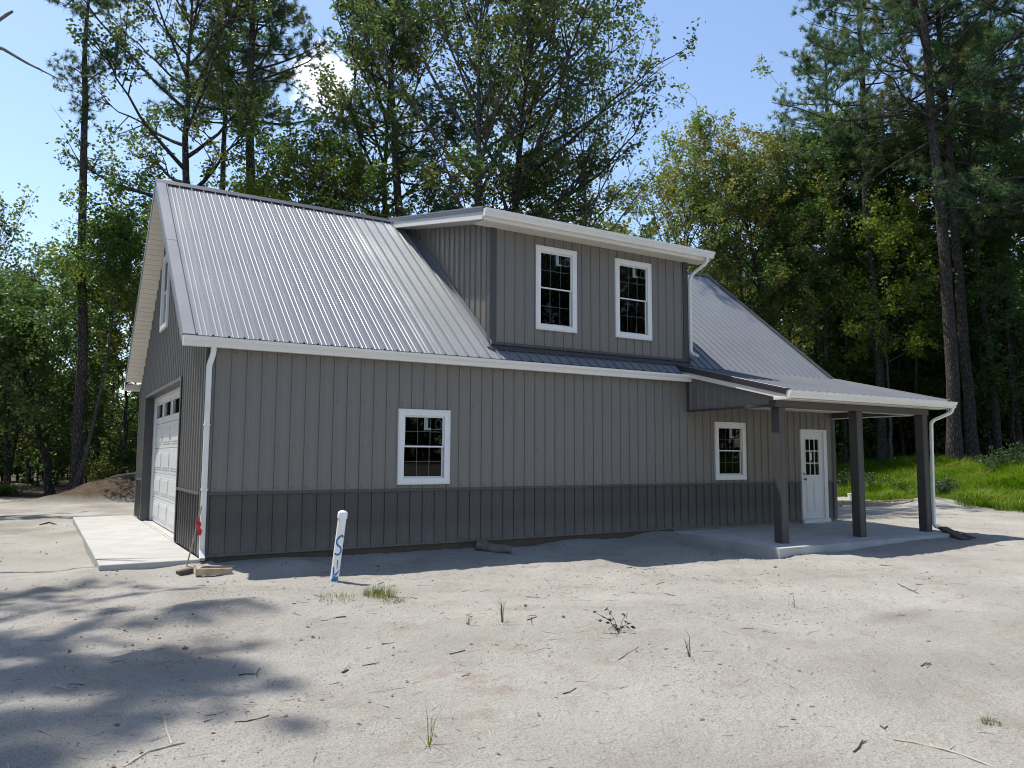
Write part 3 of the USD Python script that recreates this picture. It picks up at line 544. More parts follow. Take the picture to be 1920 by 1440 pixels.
for r in range(5):
    z0, z1 = -.02 + r * sh + .004, -.02 + (r + 1) * sh - .004; m = MB(); xf = REC + .03
    if r < 4:
        m.box(xf, xf + .045, gy0, gy1, z0, z1, .005)
        for c in range(4):
            a, b = gy0 + c * pw + .09, gy0 + (c + 1) * pw - .09
            m.box(xf - .007, xf - .0003, a, b, z0 + .085, z1 - .085, .006); m.box(xf - .013, xf - .0073, a + .045, b - .045, z0 + .13, z1 - .13, .005)
        obj('door_section', m.mesh(), 'white_door', GD)
    else:
        e = [gy0] + [q for c in range(4) for q in (gy0 + c * pw + .12, gy0 + (c + 1) * pw - .12)] + [gy1]
        for k in range(0, len(e), 2): m.box(xf, xf + .045, e[k], e[k + 1], z0, z1, 0)
        for c in range(4): m.box(xf, xf + .045, e[2 * c + 1], e[2 * c + 2], z0, z0 + .12, 0); m.box(xf, xf + .045, e[2 * c + 1], e[2 * c + 2], z1 - .1, z1, 0)
        for c in range(4):
            a, b = e[2 * c + 1], e[2 * c + 2]
            m.box(xf - .012, xf - .0003, a - .03, a + .012, z0 + .09, z1 - .07, .003); m.box(xf - .012, xf - .0003, b - .012, b + .03, z0 + .09, z1 - .07, .003)
            m.box(xf - .011, xf - .0003, a + .012, b - .012, z0 + .09, z0 + .132, .003); m.box(xf - .011, xf - .0003, a + .012, b - .012, z1 - .112, z1 - .07, .003)
        obj('door_section', m.mesh(), 'white_door', GD)
        for c in range(4): obj('pane', MB().box(xf + .018, xf + .022, e[2 * c + 1], e[2 * c + 2], z0 + .12, z1 - .1).mesh(), 'pane_glass', GD)
obj('bottom_seal', MB().box(REC + .02, REC + .08, gy0, gy1, -.033, -.016).mesh(), 'rubber_seal', GD)
window('window', (0.0, GW[1], GW[2]), -Y, -X, GW[1] - GW[0], GW[3] - GW[2], 'upper window in the left gable', sticker=False)

# ------------------------------------------------------------------ shed dormer
DS = (6.985 - 6.02) / (WD / 2 + 0.05)
zd = lambda y: 6.02 + DS * (y + 0.05)                 # top of the dormer roof
DW1 = (6.05, 7.04, 3.94, 5.62); DW2 = (8.035, 9.03, 3.95, 5.63)
dP = rib_profile(0.020, 0.0025, phase=0.06 + 0.05)
dh = [(q[0] + .06, q[1] - .06, q[2] + .06, q[3] - .06) for q in (DW1, DW2)]
panels('dormer_panel', 'wall_sheet', B, (0, DY, 0), X, Z, -Y, DX0 + .02, DX1 - .02, zroof(DY) + .04, 5.86, dP, DX0 + .02 + .2, holes=dh)
for x, s in ((DX0, 1), (DX1, -1)):
    if s > 0: O, U = (x, WD, 0), -Y
    else: O, U = (x, 0, 0), Y
    yy = (lambda u: WD - u) if s > 0 else (lambda u: u)
    a, b = (WD - 4.42, WD - DY - .02) if s > 0 else (DY + .02, 4.42)
    panels('dormer_panel', 'wall_sheet', B, O, U, Z, (-s, 0, 0), a, b, lambda u: zroof(yy(u)) + .02, lambda u: max(zd(yy(u)) - .2, zroof(yy(u)) + .02), gP, 0.05)
bar('corner_trim', 'charcoal_trim', B, (DX0 - .03, DX0 + .115, DY - .032, DY - .002, zroof(DY) + .03, 5.86), (DX0 - .03, DX0 - .002, DY - .0015, DY + .095, zroof(DY) + .03, 5.86))
bar('corner_trim', 'charcoal_trim', B, (DX1 - .115, DX1 + .03, DY - .032, DY - .002, zroof(DY) + .03, 5.86), (DX1 + .002, DX1 + .03, DY - .0015, DY + .095, zroof(DY) + .03, 5.86))
window('window', (DW1[0], DY, DW1[2]), X, -Y, DW1[1] - DW1[0], DW1[3] - DW1[2], 'left window of the dormer'); window('window', (DW2[0], DY, DW2[2]), X, -Y, DW2[1] - DW2[0], DW2[3] - DW2[2], 'right window of the dormer')
m = MB(); m.box(DX0 - .03, DX1 + .03, DY - .04, DY - .003, zroof(DY) + .022, zroof(DY) + .075); m.obox(r0, X, RV, RN, DX0 - .06, DX1 + .06, vof(DY) - .17, vof(DY) - .01, .023, .029); obj('base_flashing', m.mesh(), 'charcoal_trim', B)
for x, s in ((DX0, -1), (DX1, 1)):
    m = MB(); m.obox(r0, X, RV, RN, *sorted((x, x + s * .13)), vof(DY) - .1, vlen - .5, .023, .028); m.obox(r0, X, RV, RN, *sorted((x + s * .022, x + s * .027)), vof(DY) - .05, vlen - .5, .028, .12); obj('side_flashing', m.mesh(), 'roof_trim', B)
cd = 1 / math.hypot(1, DS); DV = np.array([0, cd, DS * cd]); DN = np.array([0, -DS * cd, cd]); d0 = np.array([0, -0.05, 6.02]); dl = (WD / 2 + 0.05) / cd
RX0, RX1 = 4.66, 10.47
panels('dormer_roof_panel', 'roof_sheet', B, d0, X, DV, DN, RX0 + .02, RX1 - .02, 0, dl, roofP, RX0 + .02)
bb = lambda m, x0, x1, va, vb, n0, n1, c=.003: m.obox(d0, X, DV, DN, x0, x1, va, vb, n0, n1, c)
for x0, s in ((RX0, 1), (RX1, -1)):
    e = lambda a, b: tuple(sorted((x0 + s * a, x0 + s * b)))
    m = MB(); bb(m, *e(-.012, .003), .0, dl + .02, -.062, .034); bb(m, *e(.003, .13), .0, dl + .02, .0225, .034); bb(m, *e(-.016, -.0125), 0, dl, -.03, -.022, 0); bb(m, *e(-.016, -.0125), 0, dl, .004, .012, 0); obj('dormer_rake_trim', m.mesh(), 'roof_trim', B)
    m = MB(); bb(m, *e(.006, .03), .0, dl - .1, -.205, -.012); obj('dormer_rake_fascia', m.mesh(), 'white_trim', B)
    a, b = (RX0 + .031, DX0 - .001) if s > 0 else (DX1 + .001, RX1 - .031)
    obj('dormer_soffit', soffit(d0, DV, DN, a, b, .36, dl - .3, -.20).mesh(), 'soffit_vinyl', B)
    m = MB(); bb(m, a, b, .0, .36, -.204, -.19, 0); obj('eave_return', m.mesh(), 'white_trim', B)
m = MB(); m.box(RX0 + .03, RX1 - .03, -.045, -.01, 5.80, 6.0, .003); obj('dormer_fascia', m.mesh(), 'white_trim', B)
m = MB(); y = -.01
while y < DY - .03: m.box(RX0 + .03, RX1 - .03, y, y + .078, 5.805, 5.817); m.box(RX0 + .03, RX1 - .03, y + .078, y + .085, 5.811, 5.817); y += .085
obj('dormer_soffit', m.mesh(), 'soffit_vinyl', B)
gutter('dormer_gutter', B, RX0, RX1 + .02, -.046, 6.0, .14, .13)
obj('dormer_downspout', square_pipe(bend([(10.30, -.11, 5.87), (10.30, -.11, 5.76), (10.135, .20, 5.52), (10.135, .27, 5.40), (10.135, .27, 3.78), (10.24, .14, 3.68)]), .033, .027).mesh(), 'white_trim', B)

# ------------------------------------------------------------------ porch
PY, PXR = -2.68, L + OG + .06
PS = (3.43 - 2.715) / (0.20 - PY); pc = 1 / math.hypot(1, PS)
PV = np.array([0, pc, PS * pc]); PN = np.array([0, -PS * pc, pc]); p0 = np.array([0, PY, 2.715]); pl = (0.24 - PY) / pc
panels('porch_roof_panel', 'roof_sheet', B, p0, X, PV, PN, PX0 + .02, PXR - .02, 0, pl, roofP, PX0 + .02)
pb = lambda m, x0, x1, va, vb, n0, n1, c=.003: m.obox(p0, X, PV, PN, x0, x1, va, vb, n0, n1, c)
m = MB()
for k in range(24):
    c = 0.06 + math.ceil((PX0 + .1 - .06) / .2286) * .2286 + k * .2286
    if c < PXR - .1: slopebox(m, c - .105, c + .095, vof(.2) - .012, vof(.2) + .012, -.012, .012)
obj('roof_closure', m.mesh(), 'rubber_seal', B)
for x0, s in ((PX0, 1), (PXR, -1)):
    e = lambda a, b: tuple(sorted((x0 + s * a, x0 + s * b)))
    m = MB(); bb2 = pb; pb(m, *e(-.012, .003), -.01, pl - .05, -.085, .034); pb(m, *e(.003, .12), -.01, pl - .05, .0225, .034)
    for q in (-.06, -.03, .0): pb(m, *e(-.016, -.0125), -.005, pl - .06, q, q + .008, 0)
    obj('porch_rake_trim', m.mesh(), 'charcoal_trim', B)
    m = MB(); pb(m, *e(.006, .035), 0.0, pl - .12, -.18, -.012); obj('porch_rake_fascia', m.mesh(), 'white_trim', B)
m = MB(); m.box(PX0 + .0, PX0 + .14, PY + .005, PY + .30, 2.545, 2.60, .003); obj('eave_return', m.mesh(), 'white_trim', B)
m = MB(); m.box(PX0 + .03, PXR - .03, PY + .01, PY + .04, 2.57, 2.70, .003); obj('porch_fascia', m.mesh(), 'white_trim', B)
gutter('porch_gutter', B, PX0 - .0, PXR + .06, PY + .01, 2.70, .13, .13)
bar('porch_soffit', 'soffit_vinyl', B, (PX0 + .14, PXR - .03, PY + .04, -2.36, 2.552, 2.565), c=0)
bar('porch_ceiling', 'soffit_vinyl', B, (9.90, L, -2.15, -.03, 2.56, 2.575), c=0)
bar('porch_beam', 'post_wrap', B, (PX0 + .10, L + .10, -2.355, -2.15, 2.42, 2.551)); 
bar('porch_beam', 'post_wrap', B, (L - .09, L + .09, -2.148, -.035, 2.42, 2.551)); bar('beam_edge_trim', 'white_trim', B, (9.95, L - .12, -2.148, -2.12, 2.414, 2.435), (L - .118, L - .0915, -2.1, -.04, 2.405, 2.43), c=.002)
# gable infill at the left end of the porch roof
iP = rib_profile(0.026, 0.0, phase=0.11)
xi = PX0 + .11
panels('porch_gable_panel', 'wall_sheet', B, (xi, 0, 0), -Y, Z, -X, 0.03, 2.36, 2.47, lambda u: 2.715 + PS * (-u - PY) - .14, iP, 0.03)
bar('gable_edge_trim', 'charcoal_trim', B, (xi - .035, xi + .03, -2.36, -.032, 2.425, 2.47), (xi - .034, xi + .03, -.1, -.031, 2.47, 3.2))
m = MB().add(np.array([(9.2, -2.78, -.135), (15.05, -2.78, -.135), (15.05, -.004, -.07), (9.2, -.004, -.07), (9.2, -2.78, -.34), (15.05, -2.78, -.34), (15.05, -.004, -.34), (9.2, -.004, -.34)]), np.array([(0, 1, 2, 3), (4, 7, 6, 5), (0, 4, 5, 1), (1, 5, 6, 2), (2, 6, 7, 3), (3, 7, 4, 0)]))
obj('porch_slab', m.mesh(), 'concrete_porch', kind='structure')
for x in (9.90, 12.25, 14.58):
    m = MB(); m.box(x - .095, x + .095, -2.35, -2.16, -.13, 2.418, .006); m.box(x - .1, x + .1, -2.355, -2.155, -.135, -.12, .002)
    for s in (-1, 1): m.box(x + s * .06 - .004, x + s * .06 + .004, -2.3535, -2.3505, -.1, 2.41)
    obj('porch_post', m.mesh(), 'post_wrap', B)
obj('porch_downspout', square_pipe(bend([(14.98, -2.74, 2.585), (14.98, -2.74, 2.48), (14.72, -2.40, 2.28), (14.72, -2.40, 2.1), (14.72, -2.36, .12), (14.72, -2.36, .0), (15.0, -2.36, -.06)], .09, 5), .036, .03).mesh(), 'white_trim', B)
m = MB(); m.box(-1.30, -.008, -.14, 9.35, -.20, -.03, .008); m.box(.0005, REC + .09, GO[0] + .002, GO[1] - .002, -.2, -.034, 0)
obj('garage_apron', m.mesh(), 'concrete', kind='structure')

# ------------------------------------------------------------------ small things on the plot
def wpipe():
    x, y = 1.36, -1.98; z = gz(x, y) - .05
    t = thing('standpipe', 'white capped plastic pipe leaning in the sand, sprayed with blue letters', 'pipe', (x, y, z))
    ax = np.array([.105, -.01, .99]); ax /= np.linalg.norm(ax); r, h = .056, .93
    m = MB(); m.tube([ax * q for q in (0, .3, .6, h)], r, 28); obj('pipe_body', m.mesh(), 'pvc', t, smooth=40)
    m = MB(); m.tube([ax * q for q in (h - .055, h - .05, h + .02, h + .035, h + .048, h + .055)], [.062, .066, .066, .058, .038, .012], 28); obj('pipe_cap', m.mesh(), 'pvc_cap', t, smooth=40)
    # sprayed strokes on the side that faces the viewer: (angle round the pipe in units of arc metres, height)
    to = np.array([CAM[0] - x, CAM[1] - y, 0]); to -= ax * (to @ ax); to /= np.linalg.norm(to); side = np.cross(ax, to)
    def stroke(pts, w):
        P = np.array(pts, float); q = np.linspace(0, len(P) - 1, 10 * (len(P) - 1) + 1)
        from scipy.interpolate import make_interp_spline
        S = make_interp_spline(np.arange(len(P)), P, k=min(3, len(P) - 1))(q)
        T = np.gradient(S, axis=0); T /= np.linalg.norm(T, axis=1, keepdims=True) + 1e-9; Nn = np.stack([-T[:, 1], T[:, 0]], 1)
        W = np.broadcast_to(w, (len(P),)); W = np.interp(q, np.arange(len(P)), W)[:, None] / 2
        m = MB(); a3, b3 = [], []
        for e, lst in ((S + Nn * W, a3), (S - Nn * W, b3)):
            for s_, hh in e: an = s_ / r; lst.append(ax * hh + (to * math.cos(an) + side * math.sin(an)) * (r + .0012))
        k = len(q); m.add(np.array(a3 + b3), np.array([(i, i + 1, k + i + 1, k + i) for i in range(k - 1)])); return m.mesh()
    S = [(.050, .625), (.030, .655), (.0, .635), (-.032, .590), (-.030, .545), (.0, .515), (.032, .490), (.040, .445), (.018, .410), (-.018, .402), (-.038, .420)]
    obj('painted_letter', stroke(S, .024), 'spray_blue', t); obj('painted_letter', stroke([(.012, .335), (.013, .29), (.016, .22)], [.012, .014, .008]), 'spray_blue', t)
    obj('painted_letter', stroke([(-.028, .235), (-.026, .18), (-.012, .105), (.0, .13), (.026, .165), (.040, .20)], [.018, .022, .03, .03, .02, .012]), 'spray_blue', t)
    obj('painted_letter', stroke([(-.045, .085), (-.015, .075), (.02, .085), (.05, .10)], .05), 'spray_blue', t)
wpipe()
def stick(pts, r0_, r1_, sides=6):
    P = np.asarray(pts, float); return MB().tube(P, np.linspace(r0_, r1_, len(P)), sides)
def on_ground(pts, dz=0.0): return [(x, y, gz(x, y) + dz) for x, y in pts]
# stake with ribbon leaning at the downspout
t = thing('survey_stake', 'thin wooden stake with red ribbon leaning by the left downspout', 'stake', (-.22, -.28, gz(-.22, -.28) - .03))
m = MB().tube([(0, 0, 0), (.10, .03, .45), (.185, .06, .86)], .011, 6); obj('stake_shaft', m.mesh(), 'weathered_wood', t)
m = MB(); rb = np.array([(.13, .03, .66), (.155, -.0, .61), (.135, -.02, .56), (.165, -.01, .52), (.15, -.035, .46)])
for a, b in zip(rb[:-1], rb[1:]): m.add(np.array([a + (-.028, .01, 0), a + (.028, -.01, .01), b + (.028, .0, 0), b + (-.028, .01, -.01)]), np.array([(0, 1, 2, 3)]))
m.tube([(.128, .045, .60), (.152, .052, .70)], .017, 8); obj('ribbon', m.mesh(), 'red_ribbon', t)
# splash block pieces by the downspout
def plank(name, label, cat, c, u, ln, w, th, mat, tilt=0.0, group=None):
    c = np.array([c[0], c[1], gz(c[0], c[1]) + th * .45 if len(c) == 2 else c[2]]); u = np.array([math.cos(u), math.sin(u), math.sin(tilt)]); u /= np.linalg.norm(u)
    s_ = np.cross([0, 0, 1], u); s_ /= np.linalg.norm(s_); n_ = np.cross(u, s_)
    return obj(name, MB().obox(c, u, s_, n_, -ln / 2, ln / 2, -w / 2, w / 2, -th / 2, th / 2, min(th, w) * .12).mesh(), mat, label=label, cat=cat, group=group)
t = thing('splash_frame', 'weathered open wooden frame on the sand below the left downspout', 'wood scrap', (.12, -.62, gz(.12, -.62)), -.35)
for b in ((-.24, .24, -.16, -.12), (-.24, .24, .12, .16), (-.24, -.20, -.119, .119)): obj('board', MB().box(*b, -.02, .075, .006).mesh(), 'weathered_wood', t)
plank('scrap_block', 'short dark wood block beside the frame under the left downspout', 'wood scrap', (-.27, -.52), .4, .22, .09, .06, 'dark_wood', .1)
# rotten log chunk at the front wall
def log(name, label, cat, pts, ra, rb_, mat, seed=0):
    P = np.asarray(pts, float); n = 14; q = np.linspace(0, len(P) - 1, n); C = np.stack([np.interp(q, np.arange(len(P)), P[:, k]) for k in range(3)], 1)
    v, f = tubes(C[None], np.linspace(ra, rb_, n)[None], 12); nn = meshkit.fbm(v * 9, 3, seed)
    ctr = np.repeat(C, 12, 0); v = ctr + (v - ctr) * (0.7 + .75 * nn)[:, None]; m = MB().add(v, f)
    for e, o_ in ((0, 1), (n - 1, 0)):
        ring = v[e * 12:(e + 1) * 12]; m.add(np.vstack([ring, ring.mean(0)]), np.array([((i + 1) % 12, i, 12) if o_ else (i, (i + 1) % 12, 12) for i in range(12)]))
    return obj(name, m.mesh(), mat, smooth=45, label=label, cat=cat)
g0 = gz(4.75, -.35)
log('log_chunk', 'rough dark log chunk lying against the foot of the front wall', 'log', [(4.50, -.22, g0 + .14), (4.72, -.36, g0 + .06), (5.02, -.52, g0 + .03)], .095, .06, 'log_bark', 3)
# wooden frame, block and white can on the sand at the right
def sight(px, py):
    d = RT * (px - 960) / FPX + UP * (720 - py) / FPX + FW; q = CAM
    for t_ in np.linspace(8, 45, 1500):
        q = CAM + d * t_
        if q[2] <= gz(q[0], q[1]): break
    return q
a_, b_ = sight(1540, 948), sight(1690, 944); c_ = (a_ + b_) / 2; fw2 = np.linalg.norm((b_ - a_)[:2])
t = thing('lumber_frame', 'flat ladder of pale boards lying on the sand behind the porch', 'lumber', (c_[0], c_[1], gz(c_[0], c_[1]) - .02), math.atan2(b_[1] - a_[1], b_[0] - a_[0]))
h_ = fw2 / 2
for b in ((-h_, h_ * .72, .40, .49), (-h_, h_ * .8, -.50, -.41)): obj('board', MB().box(*b, .03, .17, .006).mesh(), 'weathered_wood', t)
for x in (-.6, -.15, .28, .62): obj('board', MB().box(x * h_, x * h_ + .10, -.405, .395, .05, .15, .006).mesh(), 'weathered_wood', t)
obj('board', MB().obox((h_ * .62, -.42, .19), np.array([.8, .6, .05]), np.array([-.6, .8, 0]), Z, 0, 1.1, 0, .10, 0, .05, .005).mesh(), 'weathered_wood', t)
m = MB(); p_ = sight(1598, 940)[:2]; zz = gz(*p_) - .02
m.tube([(0, 0, 0), (0, 0, .30), (0, 0, .31)], [.15, .165, .172], 20); t = thing('paint_bucket', 'white plastic bucket standing behind the pale boards', 'bucket', (p_[0], p_[1], zz)); obj('bucket_body', m.mesh(), 'white_vinyl', t, smooth=40)
obj('bucket_lid', MB().tube([(0, 0, .311), (0, 0, .335)], .178, 20).mesh(), 'white_vinyl', t, smooth=40)
# sticks one can tell apart
def gp_(px, py):
    """Where the line of sight through a picture point meets the ground near the camera."""
    d = RT * (px - 960) / FPX + UP * (720 - py) / FPX + FW; z = -.2
    for _ in range(6):
        q = CAM + d * ((z - CAM[2]) / d[2]); z = gz(q[0], q[1])
    return q
for (pa, pb_, up_, w, th, lab) in (((1768, 1002), (1812, 1013), .17, .20, .06, 'dark stained plank propped on the right front corner of the porch slab'), ((1790, 1000), (1826, 1010), .06, .11, .035, 'thin dark board lying just behind the propped plank by the porch slab')):
    a_, b_ = gp_(*pa) + (0, 0, up_), gp_(*pb_) + (0, 0, .03); u_ = (b_ - a_) / np.linalg.norm(b_ - a_); s_ = np.cross(Z, u_); s_ /= np.linalg.norm(s_)
    obj('dark_plank', MB().obox(a_, u_, s_, np.cross(u_, s_), 0, np.linalg.norm(b_ - a_), -w / 2, w / 2, -th, 0, .006).mesh(), 'dark_wood', label=lab, cat='plank')
def ground_stick(name, label, pxs, r, mat, cat='stick', branch=None, lift=0.5):
    r = r * .72
    P = [gp_(*q) + (0, 0, r * lift) for q in pxs]; t_ = thing(name, label, cat)
    q = np.linspace(0, len(P) - 1, 4 * len(P)); C = np.stack([np.interp(q, np.arange(len(P)), np.array(P)[:, k]) for k in range(3)], 1); C += (meshkit.noise(C * 14, 3)[:, None] - .5) * r * 1.2
    C[:, 2] = [max(c[2], gz(c[0], c[1]) + r * .2) for c in C]
    obj('stem', stick(C, r, r * .6).mesh(), mat, t_)
    if branch:
        b = [gp_(*q_) + (0, 0, r * .6) for q_ in branch]; obj('side_branch', stick(b, r * .7, r * .35).mesh(), mat, t_)
ground_stick('fallen_branch', 'long pale forked branch at the lower left edge of the sand', [(232, 1440), (276, 1412), (322, 1397), (347, 1394)], .011, 'pale_stick', branch=[(322, 1397), (313, 1372), (306, 1336)])
ground_stick('fallen_branch', 'long straight pale branch at the lower right of the sand', [(1676, 1387), (1738, 1398), (1790, 1412), (1868, 1441)], .009, 'pale_stick', branch=[(1778, 1408), (1790, 1399)])
for k, (lab, pts, r, mt, br) in enumerate([
    ('thin dark twig with a small fork on bare sand right of the porch front', [(1683, 1095), (1700, 1103), (1722, 1113)], .009, 'dark_stick', [(1714, 1109), (1720, 1104)]),
    ('pale bent twig below and right of the leafy seedling', [(1159, 1237), (1172, 1228), (1197, 1212)], .007, 'pale_stick', None),
    ('short dark straight twig in the middle foreground left of the seedling', [(843, 1227), (858, 1224), (872, 1221)], .009, 'dark_stick', None),
    ('stubby dark twig at mid sand below the thin grass sprout', [(716, 1208), (728, 1207), (740, 1206)], .008, 'dark_stick', None),
    ('dark bark strip at the left of the middle foreground', [(641, 1263), (653, 1257)], .014, 'dark_stick', None),
    ('curved dark twig in the lower right foreground', [(1601, 1411), (1611, 1402), (1617, 1388)], .009, 'dark_stick', [(1614, 1394), (1625, 1390)]),
    ('dark twig with a forked tip right of the sand stain', [(1727, 1249), (1738, 1247), (1747, 1246)], .008, 'dark_stick', [(1736, 1248), (1745, 1243)]),
    ('brown twig with rusty chips in the centre foreground', [(1056, 1302), (1070, 1298), (1080, 1292)], .009, 'dark_stick', None),
    ('long thin twig lying among the left tree shadows', [(447, 1267), (462, 1264), (480, 1265)], .008, 'dark_stick', None),
    ('looped pale twig at the left edge of the sand', [(92, 1289), (106, 1286), (118, 1288), (128, 1293)], .007, 'pale_stick', None),
    ('thin straw across the sand in the lower right', [(1460, 1362), (1485, 1363), (1510, 1365)], .004, 'pale_stick', None),
    ('dark angled twig near the long thin grass sprout', [(988, 1163), (996, 1160), (1006, 1157)], .008, 'dark_stick', [(996, 1160), (997, 1170)]),
    ('grey twig lying on the far sand left of the apron', [(75, 985), (92, 980), (106, 984)], .03, 'dark_stick', None),
    ('small dark twig in the lower left foreground beside a rusty patch', [(442, 1354), (462, 1353), (482, 1349), (504, 1342)], .007, 'dark_stick', None),
    ('black splayed twig in the lower right quarter of the sand', [(1651, 1362), (1658, 1367), (1664, 1362)], .009, 'dark_stick', [(1658, 1367), (1661, 1370)])]):
    ground_stick('twig', lab, pts, r, mt, 'twig', br)

# ------------------------------------------------------------------ small plants
def blades(rng, n, R, h, w, bend=.5, spread=.6):
    a = rng.uniform(0, 2 * np.pi, n); d = R * np.sqrt(rng.uniform(0, 1, n)); base = np.stack([d * np.cos(a), d * np.sin(a), 0 * a], 1)
    az = a + rng.normal(0, .8, n); el = rng.uniform(0, spread, n); H = h * rng.uniform(.5, 1.15, n)
    out = np.stack([np.cos(az), np.sin(az), 0 * az], 1); sd = np.stack([-np.sin(az), np.cos(az), 0 * az], 1) * (w / 2 * rng.uniform(.7, 1.2, n))[:, None]
    up = np.array([0, 0, 1.0]); p1 = base + out * (H * .45 * np.sin(el))[:, None] + up * (H * .55 * np.cos(el * .7))[:, None]
    e2 = el + bend * rng.uniform(.3, 1.4, n); p2 = p1 + out * (H * .55 * np.sin(e2))[:, None] + up * (H * .5 * np.cos(e2))[:, None]
    v = np.stack([base - sd, base + sd, p1 + sd * .8, p1 - sd * .8, p2], 1).reshape(-1, 3); i = np.arange(n)[:, None] * 5
    return v, np.vstack([i + [0, 1, 2], i + [0, 2, 3], i + [3, 2, 4]])
rng = np.random.default_rng(5)
for name, lab, px, py, n, R, h, w, mt, sp in [
    ('grass_tuft', 'bushy yellow green grass tuft on the sand just right of the pipe', 712, 1118, 260, .19, .17, .006, 'dry_grass', 1.1),
    ('grass_tuft', 'sparse flattened grass trailing right from the bushy tuft', 738, 1128, 90, .14, .09, .005, 'dry_grass', 1.4),
    ('grass_tuft', 'thin pale grass patch between the pipe and the bushy tuft', 628, 1122, 120, .24, .09, .005, 'dry_grass', 1.2),
    ('grass_sprout', 'tall spiky sprout with arching blades at the bottom of the picture', 805, 1398, 11, .015, .27, .006, 'dry_grass', 1.25),
    ('grass_sprout', 'taller of two thin upright sprouts in the middle sand', 942, 1166, 8, .012, .30, .008, 'weed_leaf', .35),
    ('grass_sprout', 'shorter of two thin upright sprouts in the middle sand', 877, 1171, 9, .012, .19, .007, 'dry_grass', .5),
    ('grass_sprout', 'dry brown sprout with three stems right of the seedling', 1294, 1232, 6, .01, .30, .007, 'weed_dark', .6),
    ('grass_sprout', 'single slender sprout on the sand before the porch', 1490, 1140, 3, .006, .26, .006, 'weed_leaf', .25),
    ('grass_tuft', 'small round green tuft at the lower right of the sand', 1858, 1355, 110, .06, .05, .004, 'dry_grass', 1.2)]:
    q = gp_(px, py); t = thing(name, lab, 'grass' if 'tuft' in name else 'sprout', (q[0], q[1], q[2] - .01)); obj('blades', blades(rng, n, R, h, w, .7, sp), mt, t)
def leafquads(rng, P, size, droop=.3, width=.62, out=None):
    """Leaves as folded diamonds at the points P."""
    n = len(P); d = rng.normal(0, 1, (n, 3)); d[:, 2] = d[:, 2] * .55 - droop
    if out is not None: d += out
    d /= np.linalg.norm(d, axis=1, keepdims=True); r = rng.normal(0, 1, (n, 3)); r[:, 2] *= .45
    s = np.cross(d, r); s /= np.linalg.norm(s, axis=1, keepdims=True) + 1e-9; nrm = np.cross(s, d)
    z = (size * rng.uniform(.65, 1.3, n))[:, None]
    mid = P + d * z * .5; sw = s * z * width * .5; fold = nrm * z * .12
    v = np.stack([P, mid + sw + fold, P + d * z, mid - sw + fold], 1).reshape(-1, 3); i = np.arange(n)[:, None] * 4
    return v, np.vstack([i + [0, 1, 2], i + [0, 2, 3]])
q = gp_(1160, 1186); t = thing('leafy_seedling', 'small dark leafy seedling standing alone in the middle sand', 'seedling', tuple(q))
m = MB(); pts = []
for az, ln in ((2.6, .24), (.4, .21), (1.4, .24), (5.5, .13), (3.4, .14)):
    P = [(0, 0, 0), (math.cos(az) * ln * .35, math.sin(az) * ln * .35, ln * .45), (math.cos(az) * ln * .9, math.sin(az) * ln * .9, ln * .75)]; m.tube(P, [.004, .003, .002], 5)
    for s_ in np.linspace(.35, 1, 6): pts.append(np.array(P[2]) * s_ + rng.normal(0, .012, 3))
obj('stem', m.mesh(), 'dark_stick', t); obj('leaves', leafquads(rng, np.array(pts), .052, .1, .5), 'weed_dark', t)
def weed(label, px, D, h, R, n, mat='weed_leaf', leaf=.09, dz=0.0):
    x, y = at(px, D); t_ = thing('bushy_weed', label, 'weed', (x, y, gz(x, y) + dz)); m_ = MB(); P_ = []
    for k in range(n):
        az = rng.uniform(0, 6.28); rr = R * math.sqrt(rng.uniform(.05, 1)); hh = h * rng.uniform(.6, 1.1) * (1 - .35 * rr / R)
        S_ = np.array([(0, 0, 0), (.5 * rr * math.cos(az), .5 * rr * math.sin(az), .55 * hh), (rr * math.cos(az), rr * math.sin(az), hh)]) + rng.normal(0, .02, 3); m_.tube(S_, [.008, .006, .003], 4, caps=False)
        for s_ in np.linspace(.3, 1, 9):
            c = S_[0] + (S_[1] - S_[0]) * min(1, s_ * 2) + (S_[2] - S_[1]) * max(0, s_ * 2 - 1)
            for _ in range(4): P_.append(c + rng.normal(0, .05, 3))
    obj('stems', m_.mesh(), 'weed_leaf', t_); obj('leaves', leafquads(rng, np.array(P_), leaf, .25), mat, t_)
weed('pale leafy weed on the bank just right of the middle porch post', 1632, 34, .95, .75, 34)
weed('dark leafy weed low on the bank left of the right porch post', 1690, 31.5, .8, .65, 30, 'leaf_mid')
weed('light green leafy weed just right of the right porch post downspout', 1765, 29.3, .85, .6, 28)
weed('big pale weed at the top of the bank by the right edge', 1866, 31.0, 1.15, 1.0, 44)
weed('pale weed cut by the right edge of the picture', 1915, 30.5, 1.2, .8, 36)
weed('leafy weed behind the door corner at the left end of the bank', 1578, 35.5, 1.1, .8, 36)
weed('low leafy weed at the far left where sand meets the woods', 12, 31.5, .5, .9, 34, 'leaf_mid')

